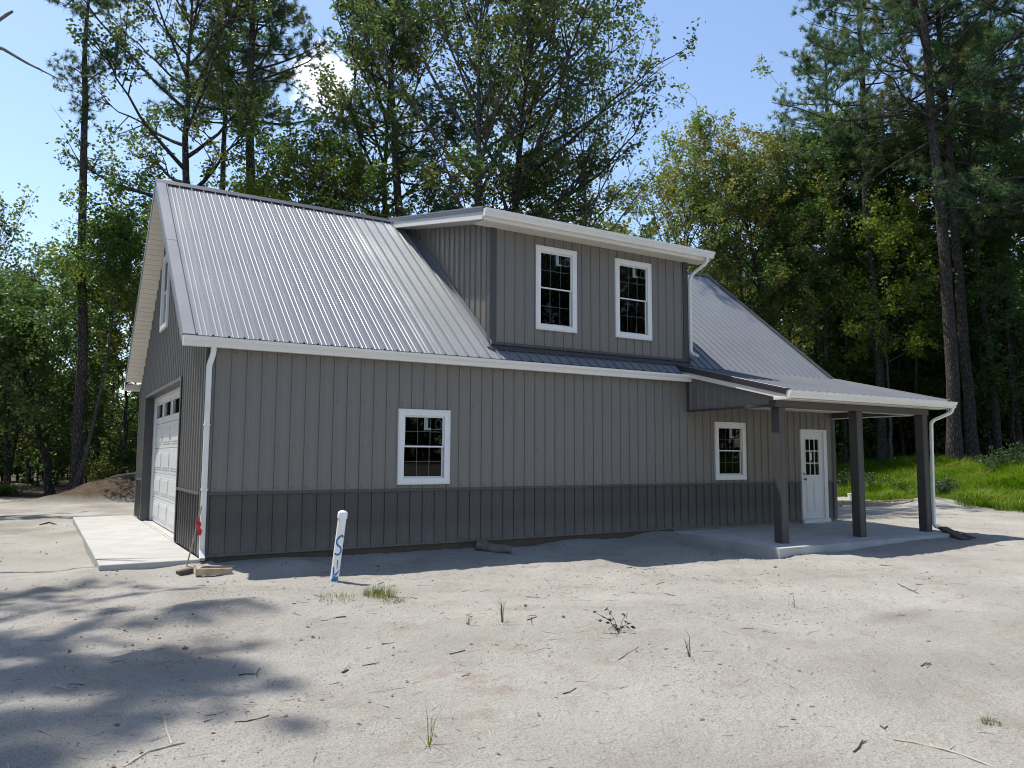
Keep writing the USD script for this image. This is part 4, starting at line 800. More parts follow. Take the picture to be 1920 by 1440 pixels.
# ------------------------------------------------------------------ crumbs on the sand (far too many to count)
def pebbles(n, smin, smax, seed, region, flat=.6):
    g = np.random.default_rng(seed); x = g.uniform(region[0], region[1], n * 3); y = g.uniform(region[2], region[3], n * 3)
    k = meshkit.fbm(np.stack([x * .8, y * .8, 0 * x], 1), 3, seed) + g.uniform(-.12, .12, n * 3); o = np.argsort(-k)[:n]; x, y = x[o], y[o]
    ok = ~((x > -1.4) & (x < 15.2) & (y > -.1)) & ~((x > 9.1) & (x < 15.2) & (y > -2.9)); x, y = x[ok], y[ok]; n = len(x)
    s = smin * (smax / smin) ** (g.uniform(0, 1, n) ** 2.2); z = ground_z(x, y) + s * flat * .2
    o6 = np.array([(1, 0, 0), (-1, 0, 0), (0, 1, 0), (0, -1, 0), (0, 0, 1), (0, 0, -1)], float)[None] * g.uniform(.6, 1.3, (n, 6, 1)) * np.array([1, .8, flat])
    a = g.uniform(0, 6.28, n); c, sn = np.cos(a)[:, None], np.sin(a)[:, None]; ox = o6[..., 0] * c - o6[..., 1] * sn; oy = o6[..., 0] * sn + o6[..., 1] * c
    v = np.stack([x[:, None] + ox * s[:, None], y[:, None] + oy * s[:, None], z[:, None] + o6[..., 2] * s[:, None]], -1).reshape(-1, 3)
    F = np.array([(0, 2, 4), (2, 1, 4), (1, 3, 4), (3, 0, 4), (2, 0, 5), (1, 2, 5), (3, 1, 5), (0, 3, 5)]); return v, (np.arange(n)[:, None, None] * 6 + F).reshape(-1, 3)
def crumbs(name, mt, lab, *sets):
    m_ = MB()
    for s_ in sets: m_.add(*s_)
    obj(name, m_.mesh(), mt, label=lab, cat='debris', kind='stuff')
near, mid_, wide = (-3.5, 3.2, -10.2, -6.0), (-5, 9, -7.5, -.5), (-9, 20, -6, 12)
crumbs('dark_crumbs', 'pebble_dark', 'dark crumbs of bark and clay scattered over the sand', pebbles(4600, .002, .009, 31, near), pebbles(3600, .004, .014, 32, mid_), pebbles(1500, .008, .03, 33, wide))
crumbs('fine_crumbs', 'pebble_dark', 'fine dark grit scattered over the near sand', pebbles(9000, .0015, .005, 34, (-4, 4.5, -10, -5)), pebbles(7000, .003, .008, 35, (-5, 9, -6.5, -.5)))
crumbs('pale_pebbles', 'pebble_light', 'pale pebbles and shell bits scattered over the sand', pebbles(1100, .002, .010, 41, near), pebbles(700, .004, .014, 42, mid_))
def litter(n, lmin, lmax, r, seed, region):
    g = np.random.default_rng(seed); x = g.uniform(region[0], region[1], n); y = g.uniform(region[2], region[3], n)
    ok = ~((x > -1.5) & (x < 15.2) & (y > -.15)) & ~((x > 9.0) & (x < 15.3) & (y > -3.0)); x, y = x[ok], y[ok]; n = len(x)
    a = g.uniform(0, 6.28, n); l = g.uniform(lmin, lmax, n); t_ = np.linspace(-.5, .5, 4); k = g.normal(0, .25, n)
    X_ = x[:, None] + l[:, None] * (t_ * np.cos(a)[:, None] - k[:, None] * (t_ ** 2) * np.sin(a)[:, None]); Y_ = y[:, None] + l[:, None] * (t_ * np.sin(a)[:, None] + k[:, None] * (t_ ** 2) * np.cos(a)[:, None])
    Z_ = ground_z(X_, Y_) + r * .8; R_ = r * g.uniform(.5, 1.3, n)[:, None] * np.array([1, 1, .8, .45]); return tubes(np.stack([X_, Y_, Z_], -1), R_, 4)
crumbs('twig_litter', 'dark_stick', 'bits of thin dark twig scattered over the sand', litter(160, .02, .09, .0018, 51, near), litter(200, .03, .15, .0026, 52, mid_), litter(110, .08, .35, .005, 53, wide))
crumbs('straw_litter', 'pale_stick', 'bits of pale straw scattered over the sand', litter(260, .04, .2, .002, 54, near), litter(200, .08, .3, .003, 55, mid_))
g_ = np.random.default_rng(61); n = 420; x = g_.uniform(-5, 9, n); y = g_.uniform(-9.8, -.7, n); ok = ~((x > 9) & (y > -3)); P = np.stack([x, y, ground_z(x, y) + .006], 1)[ok]
v, f = leafquads(g_, P, .045, 0.0); v[:, 2] = np.repeat(P[:, 2], 4) + (v[:, 2] - np.repeat(P[:, 2], 4)) * .25 + .004; crumbs('leaf_litter', 'dry_leaf', 'small dry brown leaves scattered over the sand', (v, f))

# ------------------------------------------------------------------ grass on the bank
gi = UsdGeom.PointInstancer.Define(stage, '/World/bank_grass'); tag(gi.GetPrim(), 'lush green grass covering the bank at the right', 'grass', kind='stuff')
g_ = np.random.default_rng(71)
for k in range(4): usdkit.mesh(stage, f'/World/bank_grass/clump_{k:03d}', blades(g_, 75, .30, .42, .016, .8, .75), '/World/Looks/grass')
gi.CreatePrototypesRel().SetTargets([f'/World/bank_grass/clump_{k:03d}' for k in range(4)])
x = g_.uniform(21, 50, 52000); y = g_.uniform(-22, 27, 52000); s = bank_s(x, y) + 1.1 * (meshkit.noise(np.stack([x, y, 0 * x], 1) * .7, 77) - .5)
dens = np.where(s < 6.8, sstep(-.15, .7, s), .18 * sstep(12, 7, s)) * (1 - .95 * np.exp(-((x - 24.4) / 1.25) ** 2 - ((y - 3.5) / 1.3) ** 2)); ok = g_.uniform(0, 1, len(x)) < dens * .62
x, y = x[ok], y[ok]; n = len(x)
gi.CreatePositionsAttr(Vt.Vec3fArray.FromNumpy(np.stack([x, y, ground_z(x, y) - .02], 1).astype(np.float32)))
gi.CreateProtoIndicesAttr(Vt.IntArray.FromNumpy(g_.integers(0, 4, n).astype(np.int32)))
a = g_.uniform(0, 2 * np.pi, n); gi.CreateOrientationsAttr(Vt.QuathArray([Gf.Quath(float(math.cos(t_ / 2)), 0, 0, float(math.sin(t_ / 2))) for t_ in a]))
sc = (g_.uniform(.55, 1.25, n) * (.55 + .9 * meshkit.noise(np.stack([x, y, 0 * x], 1) * .9, 78)))[:, None] * np.ones(3); gi.CreateScalesAttr(Vt.Vec3fArray.FromNumpy(sc.astype(np.float32)))

# ------------------------------------------------------------------ trees
def lerp_poly(P, s):
    """Points at the parameters s (n, m) in 0..1 along the polylines P (n, k, 3), with their tangents."""
    k = P.shape[1]; q = np.clip(s, 0, 1) * (k - 1); i = np.minimum(q.astype(int), k - 2); t = (q - i)[..., None]; r = np.arange(len(P))[:, None]
    a, b = P[r, i], P[r, i + 1]; d = b - a; return a + d * t, d / (np.linalg.norm(d, axis=-1, keepdims=True) + 1e-9)
def unit(v): return v / (np.linalg.norm(v, axis=-1, keepdims=True) + 1e-9)
def trunk_line(g, H, lean, wob, k=14, bow=0.0):
    t = np.linspace(0, 1, k); w = np.cumsum(g.normal(0, 1, (k, 2)), 0) * wob * H / k; w -= w[0]
    P = np.zeros((k, 3)); P[:, 0] = lean[0] * t + w[:, 0] + bow * np.sin(t * np.pi); P[:, 1] = lean[1] * t + w[:, 1]; P[:, 2] = H * t; return P
def limb(start, d, ln, k, g, lift=.25, wob=.06):
    t = np.linspace(0, 1, k)[None, :, None]; P = start[:, None] + d[:, None] * ln[:, None, None] * t
    P[..., 2] += (lift * ln[:, None]) * (t[..., 0] ** 2); n = g.normal(0, 1, P.shape) * wob * ln[:, None, None] * t; return P + np.cumsum(n, 1) * .5
def wood(trunk, tr, groups, side0=12):
    m = MB(); P = trunk.copy(); v, f = tubes(P[None], tr[None], side0); m.add(v, f)
    for (P_, R_, s_) in groups: m.add(*tubes(P_, R_, s_))
    return m.mesh()
def flare(k, r0, H, e=.75):
    t = np.linspace(0, 1, k); return r0 * np.maximum((1 - t) ** e, .03) * (1 + .35 * np.exp(-t * H / .5))
def decid(seed, H, r0_, zc, R, nl=20, leaf=.13, dens=1.0, lean=(0, 0), wob=.10, low=.15, high=1.15, narrow=1.0, kmax=None, bow=0.0, off=(0, 0)):
    """Broadleaf tree: trunk, limbs, boughs, twigs and leaves. zc: height of the lowest limb, R: crown radius."""
    g = np.random.default_rng(seed); T = trunk_line(g, H * .97, lean, wob, 16, bow); tr = flare(16, r0_, H)
    t0 = np.linspace(0, 1, nl) ** .9; z = zc + (H * .96 - zc) * t0; st, _ = lerp_poly(T[None], (z / (H * .97))[None]); st = st[0]
    az = np.arange(nl) * 2.399 + g.normal(0, .35, nl) + g.uniform(0, 6); el = low + (high - low) * t0 + g.normal(0, .12, nl)
    prof = np.sin(np.pi * np.clip(.22 + .72 * t0, 0, 1)) ** .8; ln = R * prof * g.uniform(.75, 1.2, nl) / np.maximum(np.cos(el), .45) * narrow; ln = np.maximum(ln, .9)
    d = np.stack([np.cos(az) * np.cos(el) + off[0], np.sin(az) * np.cos(el) + off[1], np.sin(el)], 1)
    P1 = limb(st, d, ln, 8, g, .22, .05); r1 = np.clip(r0_ * .42 * (1 - .75 * t0), .02, .2); R1 = r1[:, None] * np.linspace(1, .22, 8)[None]
    n2 = 9; s2 = np.sort(g.uniform(.22, 1.0, (nl, n2)), 1); b2, tg = lerp_poly(P1, s2); q = g.normal(0, 1, (nl, n2, 3)); q[..., 2] = q[..., 2] * .6 + .15; q = unit(q)
    d2 = unit(tg * .75 + q * .9); l2 = (ln[:, None] * .42 * (1.15 - .6 * s2) + .35) * g.uniform(.7, 1.2, (nl, n2)); P2 = limb(b2.reshape(-1, 3), d2.reshape(-1, 3), l2.ravel(), 5, g, .12, .07)
    R2 = (np.repeat(r1, n2) * .34)[:, None] * np.linspace(1, .3, 5)[None]; R2 = np.maximum(R2, .006)
    n3 = 6; N2 = len(P2); s3 = g.uniform(.25, 1.05, (N2, n3)); b3, tg3 = lerp_poly(P2, s3); q = unit(g.normal(0, 1, (N2, n3, 3))); d3 = unit(tg3 * .6 + q * .9); l3 = g.uniform(.4, 1.0, (N2, n3)) * (.55 + .07 * R)
    P3 = limb(b3.reshape(-1, 3), d3.reshape(-1, 3), l3.ravel(), 3, g, 0, .08); keep3 = g.uniform(0, 1, len(P3)) < min(1, dens); P3 = P3[keep3]
    m = max(4, int(26 * dens ** .5)); s4 = g.uniform(.15, 1.1, (len(P3), m)); b4, _ = lerp_poly(P3, s4); b4 = b4.reshape(-1, 3) + g.normal(0, .13, (len(P3) * m, 3))
    if kmax and len(b4) > kmax: b4 = b4[g.permutation(len(b4))[:kmax]]
    tw = P3[:: 1 if dens < .7 else 2]; Wd = wood(T, tr, [(P1, R1, 6), (P2, R2, 4), (tw, np.broadcast_to([.006, .005, .003], (len(tw), 3)), 3)])
    return Wd, leafquads(g, b4, leaf * 1.18)
def pine(seed, H, r0_, zc, R, nb=46, lean=(0, 0), wob=.05, tuft=30, nl=.30, nw=.026, n2=12, sub=3, dead=0, top=1.0, bow=0.0, spread=.9):
    """Pine: bare trunk, whorled limbs high up, brushes of needles near the limb ends."""
    g = np.random.default_rng(seed); T = trunk_line(g, H, lean, wob, 16, bow); tr = flare(16, r0_, H, .5)
    t0 = np.sort(g.uniform(0, 1, nb)); z = zc + (H - .3 - zc) * t0; st, _ = lerp_poly(T[None], (z / H)[None]); st = st[0]
    az = np.arange(nb) * 2.399 + g.normal(0, .4, nb); el = -.12 + .75 * t0 + g.normal(0, .15, nb); ln = np.maximum(R * (1.02 - .8 * t0 ** 1.6) * g.uniform(.6, 1.1, nb), .6)
    d = np.stack([np.cos(az) * np.cos(el), np.sin(az) * np.cos(el), np.sin(el)], 1); P1 = limb(st, d, ln, 7, g, .2, .07); r1 = np.clip(r0_ * .26 * (1 - .6 * t0), .018, .11); R1 = r1[:, None] * np.linspace(1, .25, 7)[None]
    s2 = np.sort(g.uniform(.35, 1.0, (nb, n2)), 1); b2, tg = lerp_poly(P1, s2); q = unit(g.normal(0, 1, (nb, n2, 3)) * [1, 1, .6]); d2 = unit(tg * .7 + q * spread + [0, 0, .18]); l2 = (.3 + .25 * ln[:, None] * (1.1 - .5 * s2)) * g.uniform(.6, 1.2, (nb, n2))
    P2 = limb(b2.reshape(-1, 3), d2.reshape(-1, 3), l2.ravel(), 4, g, .12, .08); R2 = np.broadcast_to([.014, .011, .009, .006], (len(P2), 4))
    s3 = g.uniform(.45, 1.0, (len(P2), sub)); s3[:, 0] = 1.0; b3, tg3 = lerp_poly(P2, s3); b3 = b3.reshape(-1, 3) + g.normal(0, .07, (len(P2) * sub, 3)); tg3 = unit(tg3.reshape(-1, 3) + [0, 0, .3] + g.normal(0, .25, b3.shape))
    n = len(b3); q = unit(g.normal(0, 1, (n, tuft, 3))); dd = unit(tg3[:, None] * .75 + q); o = b3[:, None] + tg3[:, None] * g.uniform(-.16, .04, (n, tuft, 1)); le = nl * g.uniform(.7, 1.1, (n, tuft, 1)); sd = unit(np.cross(dd, g.normal(0, 1, (n, tuft, 3)))) * nw / 2
    v = np.stack([o - sd, o + sd, o + dd * le - [0, 0, .02]], 2).reshape(-1, 3); f = np.arange(len(v)).reshape(-1, 3)
    groups = [(P1, R1, 5), (P2, R2, 3)]
    if dead:
        zt = g.uniform(zc * .45, zc, dead); sD, _ = lerp_poly(T[None], (zt / H)[None]); a_ = g.uniform(0, 6.28, dead); dD = np.stack([np.cos(a_), np.sin(a_), g.uniform(-.25, .3, dead)], 1); lD = g.uniform(.5, 2.2, dead)
        groups.append((limb(sD[0], dD, lD, 5, g, .1, .1), np.broadcast_to(np.linspace(.022, .005, 5), (dead, 5)), 4))
    return wood(T, tr, groups), (v, f)
def plant(name, label, cat, pos, wl, bark_, leaf_, group=None, rz=0, dz=-.15):
    x, y = pos; z = gz(x, y) if abs(x) < 90 and abs(y) < 90 else 0
    t_ = thing(name, label, cat, (x, y, z + dz), rz, group); obj('trunk', wl[0], bark_, t_, smooth=True); obj('crown', wl[1], leaf_, t_); return t_

# --- left side
plant('pine_tree', 'tall bare pine trunk at the left with small needle tufts high up', 'pine tree', at(150, 31.5), pine(101, 23, .225, 21.6, 2.2, nb=14, lean=(-.58, .25), wob=.035, dead=10), 'pine_bark', 'needles')
t_ = stage.GetPrimAtPath('/World/pine_tree')
g = np.random.default_rng(77)
def tufts(centres, g, n=10, sp=.45, tuft=26, nl=.26, nw=.02):
    C = np.repeat(np.asarray(centres, float), n, 0); b3 = C + g.normal(0, sp, C.shape) * [1, 1, .75]; n_ = len(b3); q = unit(g.normal(0, 1, (n_, tuft, 3))); ax = unit(g.normal(0, 1, (n_, 3)) + [0, 0, .5]); dd = unit(ax[:, None] * .6 + q); le = nl * g.uniform(.7, 1.1, (n_, tuft, 1)); sd = unit(np.cross(dd, g.normal(0, 1, (n_, tuft, 3)))) * nw / 2
    o = b3[:, None] + 0 * dd; v = np.stack([o - sd, o + sd, o + dd * le], 2).reshape(-1, 3); return v, np.arange(len(v)).reshape(-1, 3)
rh = np.array([math.cos(YAW), -math.sin(YAW), 0])
cc = [rh * a + np.array([0, 0, z]) for a, z in ((-1.25, 22.6), (-.75, 22.9), (-.9, 22.0), (-.2, 22.3), (.4, 22.6), (.9, 22.9), (.85, 22.2), (.35, 21.6), (-.5, 21.3), (.25, 20.9), (-.25, 20.4), (.1, 19.7), (.2, 20.2))]
cc = [c * [.79, .79, .79] + np.array([-.49, .14, .42]) for c in cc]
obj('needle_tufts', tufts(cc, g, 16, .27), 'needles', t_)
m = MB()
for c in cc: m.tube([np.array([-.48, .18, c[2] - .5]), (np.array([-.48, .18, c[2] - .3]) + c) / 2, c], [.03, .02, .008], 4, caps=False)
obj('limbs', m.mesh(), 'pine_bark', t_)
plant('young_tree', 'thin pale grey trunk leaning right across the big bare pine', 'tree', at(140, 31.0), decid(103, 10.2, .09, 7.2, 2.2, 12, .13, .8, lean=(1.3, -.5), wob=.03, bow=.35), 'pale_bark', 'leaf_mid')
plant('oak_tree', 'spreading oak above the left end of the roof with long bare limbs', 'oak tree', at(322, 34), decid(105, 25, .30, 11.5, 4.4, 24, .15, .62, wob=.05, low=.25, high=1.05), 'oak_bark', 'leaf_oak')
plant('pine_tree', 'dark tall pine behind the left part of the roof', 'pine tree', at(462, 36), pine(106, 27.5, .32, 17.5, 3.6, nb=52, lean=(-.5, 0), dead=8, bow=-.2), 'pine_bark', 'needles')
plant('pine_tree', 'slimmer pine between the oak and the dark tall pine', 'pine tree', at(405, 38.5), pine(107, 26, .22, 18.5, 3.0, nb=44, dead=6), 'pine_bark', 'needles')
plant('broadleaf_tree', 'yellow green tree rising over the ridge right of the dark tall pine', 'tree', at(555, 33), decid(108, 14.6, .17, 7, 2.9, 20, 0.14, 0.42, wob=.06), 'oak_bark', 'leaf_mid')
plant('broadleaf_tree', 'low bright lime green tree just over the left part of the ridge', 'tree', at(462, 32), decid(109, 12.8, .14, 7, 2.1, 16, 0.14, 0.45), 'oak_bark', 'leaf_lime')
plant('broadleaf_tree', 'low green tree peeping over the gable peak of the roof', 'tree', at(285, 37), decid(110, 13.2, .15, 7, 2.4, 16, 0.14, 0.4), 'oak_bark', 'leaf_mid')
plant('broadleaf_tree', 'light green tree with open crown behind the bare pine trunk', 'tree', at(185, 44), decid(111, 13.2, .17, 4.6, 3.3, 20, 0.16, 0.2, wob=.05), 'oak_bark', 'leaf_mid')
plant('broadleaf_tree', 'taller tree cut by the left edge of the picture', 'tree', at(-25, 39), decid(112, 12.6, .2, 4.5, 3, 20, 0.16, 0.22), 'oak_bark', 'leaf_oak')
plant('broadleaf_tree', 'dark crooked tree at the wood edge left of the bare pine', 'tree', at(104, 33.8), decid(113, 7.0, .17, 2.0, 2.8, 16, .15, .55, lean=(-1.6, .5), wob=.1), 'oak_bark', 'leaf_shade')
plant('broadleaf_tree', 'bushy dark green tree between the bare pine and the garage', 'tree', at(238, 35.5), decid(114, 7.4, .12, .8, 2.4, 18, .14, .6), 'oak_bark', 'leaf_oak')
plant('broadleaf_tree', 'bushy shaded tree at the left edge of the wood floor', 'tree', at(22, 33), decid(115, 6.2, .13, 1.4, 2.8, 18, .14, .6), 'oak_bark', 'leaf_shade')
# --- behind the house
plant('pine_tree', 'dark trunked pine behind the roof left of the dormer', 'pine tree', at(772, 32.5), pine(120, 21.5, .27, 13.5, 3.4, nb=34, lean=(-.9, .2), n2=8), 'pine_bark', 'needles')
plant('tall_broadleaf_tree', 'tall tree with pale straight trunk rising over the left corner of the dormer', 'tree', at(886, 30), decid(121, 20.5, .27, 10.0, 4.4, 28, .14, .64, wob=.035, low=.35, high=1.2), 'pale_bark', 'leaf_oak')
plant('tall_broadleaf_tree', 'tall tree with right spreading limbs behind the dormer', 'tree', at(912, 31), decid(122, 20.5, .29, 9.5, 4.8, 30, .14, .64, lean=(1.6, -.9), wob=.04, low=.3, high=1.1, off=(.22, -.14)), 'oak_bark', 'leaf_oak')
plant('tall_broadleaf_tree', 'tall leafy tree left of the pale straight trunk', 'tree', at(705, 34), decid(123, 21.5, .25, 11, 4.0, 26, .15, .64, wob=.04, low=.3), 'oak_bark', 'leaf_oak')
plant('broadleaf_tree', 'dense low tree over the ridge just left of the dormer', 'tree', at(660, 32), decid(124, 12.6, .15, 6.5, 3, 20, 0.14, 0.55), 'oak_bark', 'leaf_mid')
plant('broadleaf_tree', 'dense dark tree above the middle of the dormer roof', 'tree', at(1030, 34), decid(125, 13.6, .16, 7.5, 3, 20, 0.14, 0.5), 'oak_bark', 'leaf_oak')
plant('slim_tree', 'slim sparse tree with few leaves above the right half of the dormer', 'tree', at(1098, 29.5), decid(126, 15.6, .12, 7.5, 2.7, 20, .12, .22, wob=.03, low=.5, high=1.2), 'pale_bark', 'leaf_mid')
# --- right of the dormer
plant('maple_tree', 'maple turning orange in the top, left of the big pines', 'maple tree', at(1285, 43), decid(130, 16.3, 0.215, 5.8, 4.2, 28, .15, .5, wob=.05, low=.3, high=1.2), 'pale_bark', 'leaf_maple')
plant('maple_tree', 'yellow green maple with several stems beside the orange topped one', 'maple tree', at(1415, 43), decid(131, 16.8, 0.236, 5.2, 4.3, 28, .15, .55, lean=(-1.0, .6), wob=.05, low=.3, high=1.2), 'pale_bark', 'leaf_maple')
plant('broadleaf_tree', 'dark leaning trunk behind the right roof slope', 'tree', at(1500, 43), decid(132, 15.7, 0.252, 7.6, 3.8, 18, .14, .8, lean=(-2.6, 1.2), wob=.05), 'oak_bark', 'leaf_oak')
plant('slim_tree', 'slim pale trunk standing right of the dark leaning one', 'tree', at(1553, 43), decid(133, 17.0, 0.138, 10.1, 2.7, 16, .13, .6, wob=.03), 'pale_bark', 'leaf_mid')
plant('pine_tree', 'sunlit brown pine trunk seen between the porch posts', 'pine tree', at(1652, 40.5), pine(134, 29.8, 0.243, 15.6, 5.9, nb=46, lean=(-.6, .2)), 'pine_bark', 'needles')
plant('big_pine', 'left one of the two big pine trunks at the right of the porch', 'pine tree', at(1787, 35.4), pine(135, 30.6, 0.30, 15.4, 7.2, nb=72, lean=(-.3, .15), dead=12, n2=14, wob=.02, tuft=34), 'pine_bark', 'needles')
plant('big_pine', 'right one of the two big pine trunks at the right of the porch', 'pine tree', at(1822, 37.2), pine(136, 28.2, 0.265, 15.6, 5.5, nb=60, lean=(-.4, .1), dead=10, n2=13, wob=.025), 'pine_bark', 'needles')
plant('pine_tree', 'pine whose dark crown fills the upper right corner', 'pine tree', at(1985, 32.4), pine(137, 27.6, 0.360, 10.8, 6.2, nb=64, n2=10, dead=6), 'pine_bark', 'needles')
plant('pine_tree', 'pine behind the right big trunk with crown over the right edge', 'pine tree', at(1905, 42.0), pine(138, 26.4, 0.264, 9.6, 5.0, nb=52, dead=6), 'pine_bark', 'needles')
plant('broadleaf_tree', 'bright yellow green young tree lit in front of the dark wood', 'tree', at(1668, 39.5), decid(139, 11.5, 0.096, 5.5, 3.0, 18, .15, .6, wob=.05), 'pale_bark', 'leaf_lime')
plant('broadleaf_tree', 'green understory tree behind the right roof slope', 'tree', at(1480, 45), decid(140, 14.8, 0.154, 3.9, 4.1, 20, .16, .85), 'oak_bark', 'leaf_mid')
plant('broadleaf_tree', 'shaded understory tree in the wood left of the big pines', 'tree', at(1690, 45), decid(141, 12.3, 0.154, 3.1, 4.3, 20, .16, .85), 'oak_bark', 'leaf_shade')
plant('broadleaf_tree', 'shaded understory tree at the right edge under the pines', 'tree', at(1900, 39.6), decid(142, 12.0, 0.144, 2.4, 3.8, 20, .16, .85), 'oak_bark', 'leaf_shade')
plant('pine_tree', 'pine with needle crown above the young yellow green tree', 'pine tree', at(1590, 45), pine(143, 25.9, 0.273, 13.0, 5.2, nb=44), 'pine_bark', 'needles')
# bare trunks standing in the wood
for i, (px, D, H, r, lab) in enumerate([
    (1585, 37, 17, .10, 'slim dark trunk in the wood left of the middle porch post'), (1612, 40, 17, .12, 'dark trunk in the wood just behind the middle porch post'),
    (1692, 38, 16, .09, 'thin grey trunk right of the sunlit pine trunk'), (1720, 36, 17, .11, 'thin dark trunk between the sunlit pine and the right porch post'), (1752, 40, 18, .13, 'trunk right behind the porch downspout'),
    (1868, 33, 19, .20, 'stout dark trunk right of the two big pines'), (1886, 38, 17, .11, 'slim trunk between the stout dark one and the right edge'), (1852, 36, 17, .10, 'slim trunk close behind the right big pine'), (1912, 37, 18, .13, 'trunk at the right edge of the picture'), (1535, 39, 17, .12, 'slim trunk over the lower end of the right roof slope'),
    (62, 41, 13, .12, 'dark trunk in the left wood near the picture edge'), (92, 43, 14, .10, 'slim trunk in the left wood beside the crooked tree'), (205, 41, 13, .09, 'slim trunk in the left wood near the garage'), (20, 40, 13, .11, 'dark trunk at the far left of the wood')]):
    lf = 'leaf_shade' if px > 1000 else 'leaf_oak'
    plant('forest_tree', lab, 'tree', at(px, D * (1.15 if px > 1000 else 1)), decid(200 + i, H * (1.1 if px > 1000 else .72), r, H * (.62 if px > 1000 else .45), 2.4, 12, .17, .6 if px > 1000 else .3, wob=.04, lean=(np.random.default_rng(i).normal(0, .5), 0)), 'oak_bark' if i % 3 else 'pine_bark', lf)
# tree outside the left edge whose dead limb reaches into the picture, with the pines that shade the left foreground
plant('dead_limb_tree', 'bare dead limb of a tree reaching in at the upper left edge', 'tree', (-6.6, 4.6), pine(150, 26, .24, 17.5, 3.1, nb=22, n2=8, lean=(-.5, .3)), 'pine_bark', 'needles')
t_ = stage.GetPrimAtPath('/World/dead_limb_tree')
def eye_pt(px, py, D): d = RT * (px - 960) / FPX + UP * (720 - py) / FPX + FW; return CAM + d * D
base = np.array([-6.6, 4.6, gz(-6.6, 4.6) - .15]); m = MB()
for pts, r in (([(-6.7, 4.65, 9.4)] and [eye_pt(-330, -40, 14), eye_pt(-60, 70, 14), eye_pt(6, 92, 14), eye_pt(50, 118, 14), eye_pt(78, 132, 14), eye_pt(118, 152, 14)], [.07, .04, .03, .022, .015, .006]), ([eye_pt(-60, 70, 14), eye_pt(-5, 40, 14), eye_pt(12, 28, 14), eye_pt(24, 21, 14)], [.035, .03, .03, .022]), ([eye_pt(70, 127, 14), eye_pt(78, 131, 14), eye_pt(77, 137, 14)], [.014, .01, .004])):
    m.tube(np.array(pts) - base, r, 6)
obj('dead_limb', m.mesh(), 'log_bark', t_)
for i, (x, y, R_) in enumerate(((-8.7, 4.1, 3.0), (-12.0, 6.8, 3.2))):
    plant('shade_pine', ['nearer of the two pines outside the left edge that shade the sand', 'farther of the two pines outside the left edge that shade the sand'][i], 'pine tree', (x, y), pine(151 + i, 28 + i, .25, 17.5, R_, nb=26, n2=9), 'pine_bark', 'needles', group='pines casting the shade on the left foreground')
# fallen logs at the left wood edge
def wood_log(label, pxa, pxb, D, r, mat, z=.2):
    a, b = at(pxa, D), at(pxb, D); log('fallen_log', label, 'log', [(a[0], a[1], gz(*a) + z), ((a[0] + b[0]) / 2, (a[1] + b[1]) / 2, gz((a[0] + b[0]) / 2, (a[1] + b[1]) / 2) + z + .03), (b[0], b[1], gz(*b) + z)], r, r * .7, mat, int(pxa))
wood_log('pale fallen log on top of the dirt mound beside the garage', 176, 262, 29.4, .075, 'pale_log', .07)
wood_log('pale fallen log in the shade left of the bare pine', 84, 108, 38.5, .10, 'pale_log', .18)
wood_log('grey fallen log low in the shade at the far left', 20, 60, 37.5, .10, 'pale_log', .12)
wood_log('thin fallen log in the shade behind the dirt mound', 120, 150, 39.5, .08, 'pale_log', .25)

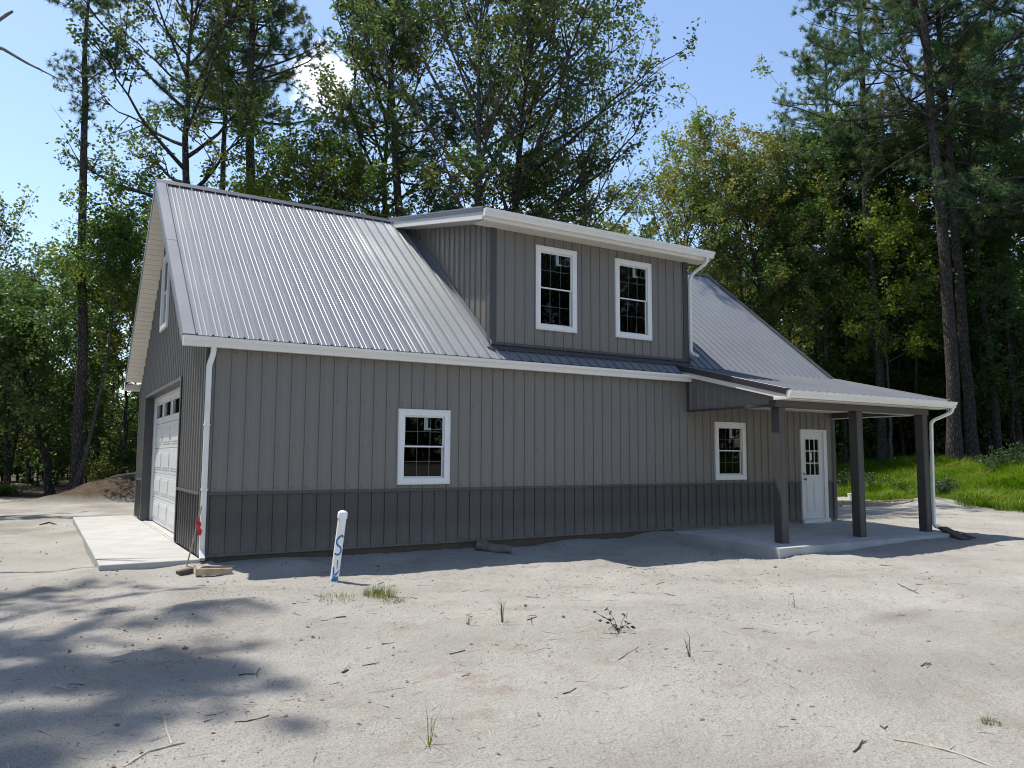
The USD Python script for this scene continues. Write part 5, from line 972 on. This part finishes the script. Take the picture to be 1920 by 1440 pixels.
# --- the far wood reads as one mass: copies of a few trees
fw_ = UsdGeom.PointInstancer.Define(stage, '/World/far_wood'); tag(fw_.GetPrim(), 'deep shaded wood closing the view behind the front trees', 'wood', kind='stuff')
kinds = [decid(300, 12, .12, 1.2, 3.0, 16, .30, .45, kmax=3600), decid(301, 15, .14, 5.0, 3.4, 18, .30, .45, kmax=4200), decid(302, 7, .09, .4, 2.8, 14, .26, .5, kmax=3000), pine(303, 18, .18, 9, 3.2, nb=30, n2=5, sub=2, tuft=14, nl=.4, nw=.05)]
mats = [('oak_bark', 'leaf_shade'), ('oak_bark', 'leaf_oak'), ('oak_bark', 'leaf_oak'), ('pine_bark', 'needles')]
for k, (wl, mt) in enumerate(zip(kinds, mats)):
    p_ = UsdGeom.Xform.Define(stage, f'/World/far_wood/tree_{k:03d}').GetPrim(); usdkit.mesh(stage, f'/World/far_wood/tree_{k:03d}/trunk', wl[0], '/World/Looks/' + mt[0], smooth=True); usdkit.mesh(stage, f'/World/far_wood/tree_{k:03d}/crown', wl[1], '/World/Looks/' + mt[1])
fw_.CreatePrototypesRel().SetTargets([f'/World/far_wood/tree_{k:03d}' for k in range(4)])
g = np.random.default_rng(400); pos, pi_, sc = [], [], []
def scatter(n, pxr, Dr, probs, hs):
    for _ in range(n):
        px, D = g.uniform(*pxr), g.uniform(*Dr); x, y = at(px, D); pos.append((x, y, gz(x, y) - .2)); pi_.append(g.choice(4, p=probs)); sc.append(g.uniform(*hs))
scatter(40, (-250, 330), (43, 62), [.2, 0, .8, 0], (.45, .72))
scatter(16, (-200, 300), (40, 45), [.0, 0, 1, 0], (.45, .75))
scatter(60, (330, 1200), (40, 62), [.4, .2, .4, 0], (.7, 1.0))
scatter(110, (1180, 2300), (48, 78), [.30, .25, .25, .20], (.8, 1.15))
scatter(44, (1480, 2200), (43, 50), [.15, 0, .85, 0], (.55, .9))
for _ in range(170):                                   # the wood goes on round the plot, behind the viewer too
    a = g.uniform(0, 2 * np.pi); r = g.uniform(34, 60); x, y = 4 + r * math.cos(a), -12 + r * math.sin(a)
    v = np.array([x, y]) - CAM[:2]; f_ = v @ [math.sin(YAW), math.cos(YAW)]; l_ = v @ [math.cos(YAW), -math.sin(YAW)]
    if f_ > 0 and abs(l_) < f_ * .95: continue
    pos.append((x, y, -.3)); pi_.append(g.choice(4, p=[.2, .4, .1, .3])); sc.append(g.uniform(1.0, 1.5))
n = len(pos); fw_.CreatePositionsAttr(Vt.Vec3fArray.FromNumpy(np.array(pos, np.float32))); fw_.CreateProtoIndicesAttr(Vt.IntArray.FromNumpy(np.array(pi_, np.int32)))
a = g.uniform(0, 2 * np.pi, n); fw_.CreateOrientationsAttr(Vt.QuathArray([Gf.Quath(float(math.cos(q / 2)), 0, 0, float(math.sin(q / 2))) for q in a])); fw_.CreateScalesAttr(Vt.Vec3fArray.FromNumpy((np.array(sc)[:, None] * np.ones(3)).astype(np.float32)))
